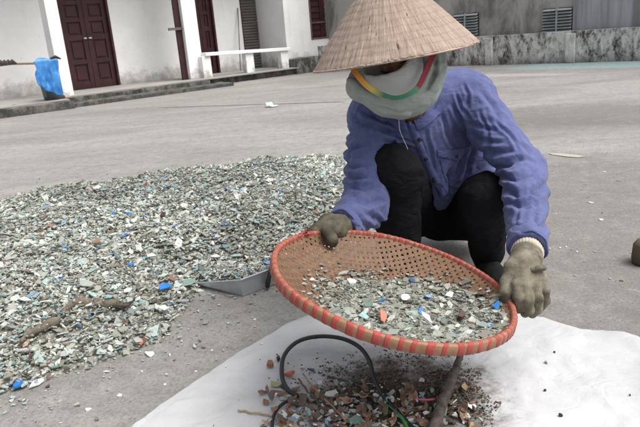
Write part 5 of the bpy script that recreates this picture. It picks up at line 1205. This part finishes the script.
while cnt < 400:
    x = random.gauss(368, 62); y = random.gauss(412, 17)
    if not (258 < x < 482 and 376+abs(x-375)*0.09 < y < 446): continue
    k = random.choices(kinds, [15, 16, 9, 34, 18, 40, 14])[0]; s_ = k[5]*random.uniform(0.6, 2.0)
    chunk(k[0], x, y, s_, s_*random.uniform(0.4, 0.9), k[1], k[2], k[3], k[4], k[6]*random.uniform(0.7, 1.3), tilt=(random.uniform(-0.7, 0.7), random.uniform(-0.6, 0.6)), up=random.uniform(0, 0.014), curl=k[7]); cnt += 1
# ================================================================== DUSTPAN
A = G(243, 296.5); B = G(199, 286); Cc_ = G(279, 283.5); D = B+Cc_-A
M_gal = mottled('galvanised_steel', (0.42, 0.45, 0.48), (0.56, 0.58, 0.61), 12, 0.42, 0.3, 0.002, 50, True, None, 0.55)
dp_ = empty('dustpan', (A+D)/2); tag(dp_, 'grey galvanised metal dustpan at the pile edge left of the sieve, heaped with glass', 'dustpan')
oAB = A-Cc_; oAB[2] = 0; oAC = A-B; oAC[2] = 0; oCD = Cc_-A; oCD[2] = 0
oAB, oAC, oCD = unit(oAB), unit(oAC), unit(oCD); fl = 0.014
TA = A+Z3*0.074+(oAB+oAC)*fl; TC = Cc_+Z3*0.078+(oCD+oAC)*fl; TB = B+Z3*0.016+oAB*fl; TD = D+Z3*0.016+oCD*fl
def plate(a_, b_, ta, tb_, out):
    i_ = -unit(out)*0.003; m = MB(); lo_ = Z3*0.003
    vs = [a_+lo_, b_+lo_, tb_, ta, a_+lo_+i_, b_+lo_+i_, tb_+i_, ta+i_]
    m.add(vs, [(0, 1, 2, 3), (7, 6, 5, 4), (0, 4, 5, 1), (1, 5, 6, 2), (2, 6, 7, 3), (3, 7, 4, 0)]); m.tube([ta, tb_], 0.0035, 8); return m
plate(A, B, TA, TB, oAB).build('side_wall', M_gal, dp_)
plate(A, Cc_, TA, TC, oAC).build('back_wall', M_gal, dp_)
plate(Cc_, D, TC, TD, oCD).build('side_wall', M_gal, dp_)
m = MB(); m.add([A+Z3*0.002, B+Z3*0.002, D+Z3*0.002, Cc_+Z3*0.002, A+Z3*0.005, B+Z3*0.005, D+Z3*0.005, Cc_+Z3*0.005], [(0, 1, 2, 3), (7, 6, 5, 4), (0, 4, 5, 1), (1, 5, 6, 2), (2, 6, 7, 3), (3, 7, 4, 0)]); m.build('pan_floor', M_gal, dp_)
m = MB(); u1 = unit(Cc_-A); oo = unit(oAC); b0_ = A+u1*(np.linalg.norm(Cc_-A)*0.58)
m.tube(spline([b0_+Z3*0.015+oo*0.018, b0_+Z3*0.05+oo*0.030, b0_+Z3*0.095+oo*0.028+u1*0.02, b0_+Z3*0.15+oo*0.01+u1*0.06], 16), [0.016]*5+[0.014]*11, 12, sq=0.6); m.build('handle', M_rub, dp_, True)
N = 1500; uu = rng.uniform(0.03, 0.97, N); vv = rng.uniform(0.03, 1.15, N); pos = A+np.outer(uu, Cc_-A)+np.outer(vv, B-A); hgt = 0.064-0.05*np.clip(vv, 0, 1)*0.6+0.016*np.sin(uu*math.pi)+rng.uniform(-0.012, 0.010, N)-0.018*np.exp(-(uu/0.1)**2)-0.018*np.exp(-(vv/0.12)**2)
pos[:, 2] = np.maximum(hgt, 0.008); sz = np.clip(rng.lognormal(math.log(0.021), 0.45, N), 0.007, 0.06)
o = shards('shards_in_dustpan', pos, sz, 0.5); tag(o, 'crushed grey green glass heaped inside the metal dustpan', 'crushed glass', kind='stuff')
# solid core below
m = MB(); m.add([A+(D-A)*0.04+Z3*0.045, A+(B-A)*0.95+(Cc_-A)*0.04+Z3*0.012, D-(D-A)*0.04+Z3*0.02, A+(Cc_-A)*0.95+(B-A)*0.04+Z3*0.05], [(0, 1, 2, 3)]); oc = m.build('shard_core', M_grit, o); oc['kind'] = 'stuff'
# ================================================================== distinct pieces on the pile and the yard
c_ = spline([np.array([x, y, 0.]) for x, y in ((22, 349), (32, 341), (46, 335), (58, 330), (64, 323), (74, 317), (90, 314), (108, 314), (124, 312), (136, 307))], 60); vs = []
for i, p_ in enumerate(c_):
    g0 = gz(p_[0], p_[1]); g0[2] = max(gz(p_[0]+dx_, p_[1]+dy_)[2] for dx_ in (-10, 0, 10) for dy_ in (-6, 0, 5))+0.016; k_ = math.sin(math.pi*(i+0.5)/60)**0.35; nz_ = [float(t) for t in fbm(np.array([[i*0.35, j*0.9, 3.3] for j in range(6)]), 241, 3)]
    prof_ = [(0.000, -0.006), (-0.003, 0.010), (0.006, 0.020), (0.022, 0.019), (0.038, 0.012), (0.055, -0.006)]
    vs += [g0+np.array([0.006*nz_[j], (dy+0.006*nz_[j])*(0.6+0.4*abs(nz_[0])), (dz_+0.004)*k_+0.006*nz_[j]]) for j, (dy, dz_) in enumerate(prof_)]
fs = [(6*i+j, 6*i+j+1, 6*i+7+j, 6*i+6+j) for i in range(59) for j in range(5)]
o = mesh_obj('muddy_strip', vs, fs, mottled('muddy_sacking', (0.20, 0.175, 0.135), (0.085, 0.07, 0.052), 60, 0.95, 0.9, 0.006, 120, True), None, True); o.modifiers.new('t', 'SOLIDIFY').thickness = 0.004
tag(o, 'long muddy brown cloth strip half buried in the near edge of the glass pile', 'cloth strip')
pos = np.array([np.array(vs[random.randrange(len(vs)//6)*6+random.choice((0, 2, 3, 4, 4, 5))])+rng.normal(0, 0.012, 3)*np.array([1, 1, 0.1])+Z3*0.004 for _ in range(130)])
shards('shards_on_strip', pos, np.clip(rng.lognormal(math.log(0.015), 0.5, 130), 0.006, 0.04), 0.35, pile, kind='stuff')
pieces = [(18, 386, 12, 9, M_bl, 'crumpled bright blue plastic scrap at the near left corner of the glass pile', 'plastic scrap', 0.010), (150, 355, 17, 11, M_wt, 'white shard lying alone on the concrete at the near right edge of the glass pile', 'shard', 0.004),
 (141, 344, 8, 8, M_or, 'small square orange red chip right beside the lone white shard', 'chip', 0.006), (170, 355.5, 4, 5, M_wt, 'tiny white chip on the concrete right of the lone white shard', 'shard', 0.004),
 (163, 309, 14, 8, M_wt, 'pale shard tilted on the right tip of the glass pile', 'shard', 0.004), (165, 288.5, 20, 8, M_bl, 'bright blue plastic strip on the pile left of the dustpan', 'plastic scrap', 0.006),
 (189, 283, 18, 14, M_gg, 'large dark green glass triangle at the left lip of the dustpan', 'glass piece', 0.004), (88, 300, 5, 5, M_bl, 'small blue chip above the muddy cloth strip', 'chip', 0.004), (90, 317, 9, 4, M_bl, 'flat blue scrap tucked under the muddy cloth strip', 'plastic scrap', 0.004),
 (25, 301, 16, 6, M_wt, 'long white shard near the left edge of the glass pile', 'shard', 0.004), (86, 286, 20, 11, M_gr, 'large clear glass slab lying on the left half of the glass pile', 'glass piece', 0.004), (42, 312, 7, 7, M_wt, 'small white shard just above the muddy cloth strip', 'shard', 0.004),
 (138, 300, 8, 7, M_wt, 'small bright white shard near the right end of the muddy cloth strip', 'shard', 0.004), (97, 243, 13, 9, M_leaf, 'rusty brown shard in the middle of the left part of the pile', 'shard', 0.006),
 (131, 253, 8, 10, M_wt, 'bright white rectangular shard in the middle of the pile', 'shard', 0.003), (56, 233, 7, 6, M_wt, 'small bright white chip in the left part of the pile', 'shard', 0.003), (50, 226, 9, 4, M_brick, 'pink orange sliver in the upper left part of the pile', 'shard', 0.004),
 (114, 213.5, 8, 4, M_bl, 'left one of two blue chips near the middle of the pile', 'chip', 0.004), (129, 214, 8, 4, M_bl, 'right one of two blue chips near the middle of the pile', 'chip', 0.004), (126, 235, 7, 4, M_bl, 'small light blue chip between brown and white shards', 'chip', 0.004),
 (149, 191, 12, 5, M_tl, 'turquoise chip near the far edge of the pile', 'chip', 0.004), (104, 190, 12, 4, M_tl, 'turquoise scrap at the far left edge of the pile', 'chip', 0.004), (215, 239, 12, 6, M_bl, 'bright blue chip behind the dustpan', 'chip', 0.004),
 (195, 233, 6, 8, M_am, 'yellow amber chip in the pile behind the dustpan', 'glass piece', 0.006), (131, 265, 9, 5, M_bl, 'blue chip below the bright white rectangular shard', 'chip', 0.004), (47, 262, 10, 6, M_tl, 'pale teal glass chip in the left part of the pile', 'glass piece', 0.004),
 (252, 187, 10, 6, M_brn, 'dark brown shard high in the far part of the pile', 'shard', 0.006), (163, 216, 8, 7, M_brn, 'dark brown shard right of the two blue chips', 'shard', 0.006), (292, 227, 16, 5, M_tl, 'turquoise strip of glass behind the picture left glove', 'glass piece', 0.004),
 (241, 253, 7, 5, M_bl, 'blue chip on the glass heaped in the dustpan', 'chip', 0.004)]
for x, y, w_, h_, mt, lb, ct, th_ in pieces:
    Yd = gz(x, y)[1]; S2 = Yd*1.08/625
    chunk('blue_scrap' if mt is M_bl else 'shard', x, y, w_*S2, h_*S2*1.5, mt, lb, ct, None, th_, rot=random.uniform(-0.3, 0.3), tilt=(random.uniform(0.0, 0.4), random.uniform(-0.2, 0.2)), up=0.010 if float(pdist(np.array([gz(x, y)[:2]]))[0]) > 0 else 0.0, n=random.choice((4, 5, 6)))
for x, y, w_ in ((619, 181, 6), (601, 220, 8), (591, 203, 7), (575, 276, 4), (610, 279, 6), (595, 252, 5), (631, 253, 5), (541, 250, 4), (550, 249, 3), (560, 248, 4), (566, 247, 4), (572, 250, 3), (577, 252, 4), (546, 243, 3), (570, 240, 3), (584, 262, 3), (604, 172, 5), (582, 190, 4), (556, 214, 3),
               (212, 330, 5), (212, 351, 4), (255, 320, 6), (262, 344, 6), (226, 367, 4), (182, 345, 4), (196, 372, 5), (165, 385, 5), (120, 396, 8), (88, 410, 10), (142, 372, 5), (110, 378, 6), (60, 402, 7), (238, 332, 3)):
    S2 = gz(x, y)[1]*1.08/625
    chunk('pale_chip', x, y, w_*S2, w_*S2*0.8, M_wt if random.random() < 0.6 else M_gr, 'small pale glass chip lying on the bare concrete around the white sheet', 'glass chip', 'pale chips on the bare concrete', 0.003, tilt=(0.05, 0.05))
chunk('brown_chip', 621, 281, 5*0.0035, 4*0.0045, M_leaf, 'small rusty brown chip on the concrete near the right edge', 'chip', None, 0.004, tilt=(0, 0))
# ---- larger pieces lying on the glass in the sieve
def in_sieve(x, y):
    d = ray(x, y); n_ = BZ; best = None
    for k_ in np.linspace(-0.09, 0.0, 46):
        P0 = BC+BZ*k_; t = ((P0-CAM)@n_)/(d@n_); p_ = CAM+d*t; q_ = p_-BC; u_, v_ = q_@BX, q_@BYv; r = math.hypot(u_, v_)
        rd_ = math.hypot((u_-cu_)/0.2, (v_-cv_)/0.185); surf = bz(r)+0.024*max(0, 1-rd_**3)+0.004
        if abs(surf-k_) < 0.0025 or (best is None and k_ >= surf): best = p_; break
    return best if best is not None else BC-BZ*0.06
for x, y, w_, h_, mt, lb, ct in ((352, 285, 11, 9, M_wt, 'white glassy shard at the upper left of the glass in the sieve', 'shard'), (332, 287, 12, 9, M_gr, 'clear curved shard at the far left of the glass in the sieve', 'shard'), (383, 320, 9, 12, M_or, 'red terracotta shard on the glass in the sieve', 'shard'),
    (426, 322, 12, 13, M_wt, 'bright white folded shard at the centre of the sieve', 'shard'), (421, 314, 6, 7, M_bl, 'dark blue scrap touching the bright white folded shard', 'chip'), (405, 300, 13, 7, M_wt, 'flat white shard above the middle of the glass in the sieve', 'shard'), (461, 319.5, 9, 9, M_brn, 'round dark brown seed on the glass in the sieve', 'seed'),
    (497, 309, 9, 9, M_bl, 'bright blue scrap beside the right glove inside the sieve', 'chip'), (467, 336, 13, 7, M_wt, 'white shard close to the near rim of the sieve', 'shard'), (382, 302, 9, 5, M_bl, 'small blue chip left of centre in the sieve', 'chip'), (428, 298, 7, 4, M_bl, 'small blue chip at the far side of the glass in the sieve', 'chip'),
    (364, 319, 13, 8, M_tl, 'pale teal shard left of the red terracotta shard', 'shard'), (369, 307, 12, 5, M_gg, 'green glass sliver above the pale teal shard', 'glass sliver'), (439, 321, 7, 5, M_gg, 'green chip right of the bright white folded shard', 'chip'), (393, 335, 18, 8, M_gr, 'large grey glass slab near the front of the sieve', 'glass slab'),
    (412, 283, 8, 8, M_dkblue, 'dark upright scrap at the far edge of the glass in the sieve', 'scrap'), (489, 327, 10, 5, M_bl, 'flat blue strip near the right end of the sieve', 'chip'), (450, 297, 12, 6, M_wt, 'thin pale shard at the far right of the glass in the sieve', 'shard'), (312, 281, 6, 5, M_wt, 'small white chip on the bare weave at the left of the sieve', 'chip')):
    p_ = in_sieve(x, y); S2 = p_[1]*1.05/625
    chunk('sieve_shard', x, y, w_*S2*1.25, h_*S2*1.6, mt, lb, ct, None, 0.003 if mt is not M_brn else 0.014, rot=random.uniform(-0.4, 0.4), tilt=(random.uniform(0.2, 0.9), random.uniform(-0.4, 0.5)), n=9 if mt is M_brn else random.choice((4, 5, 6)), p=p_+BZ*0.001)
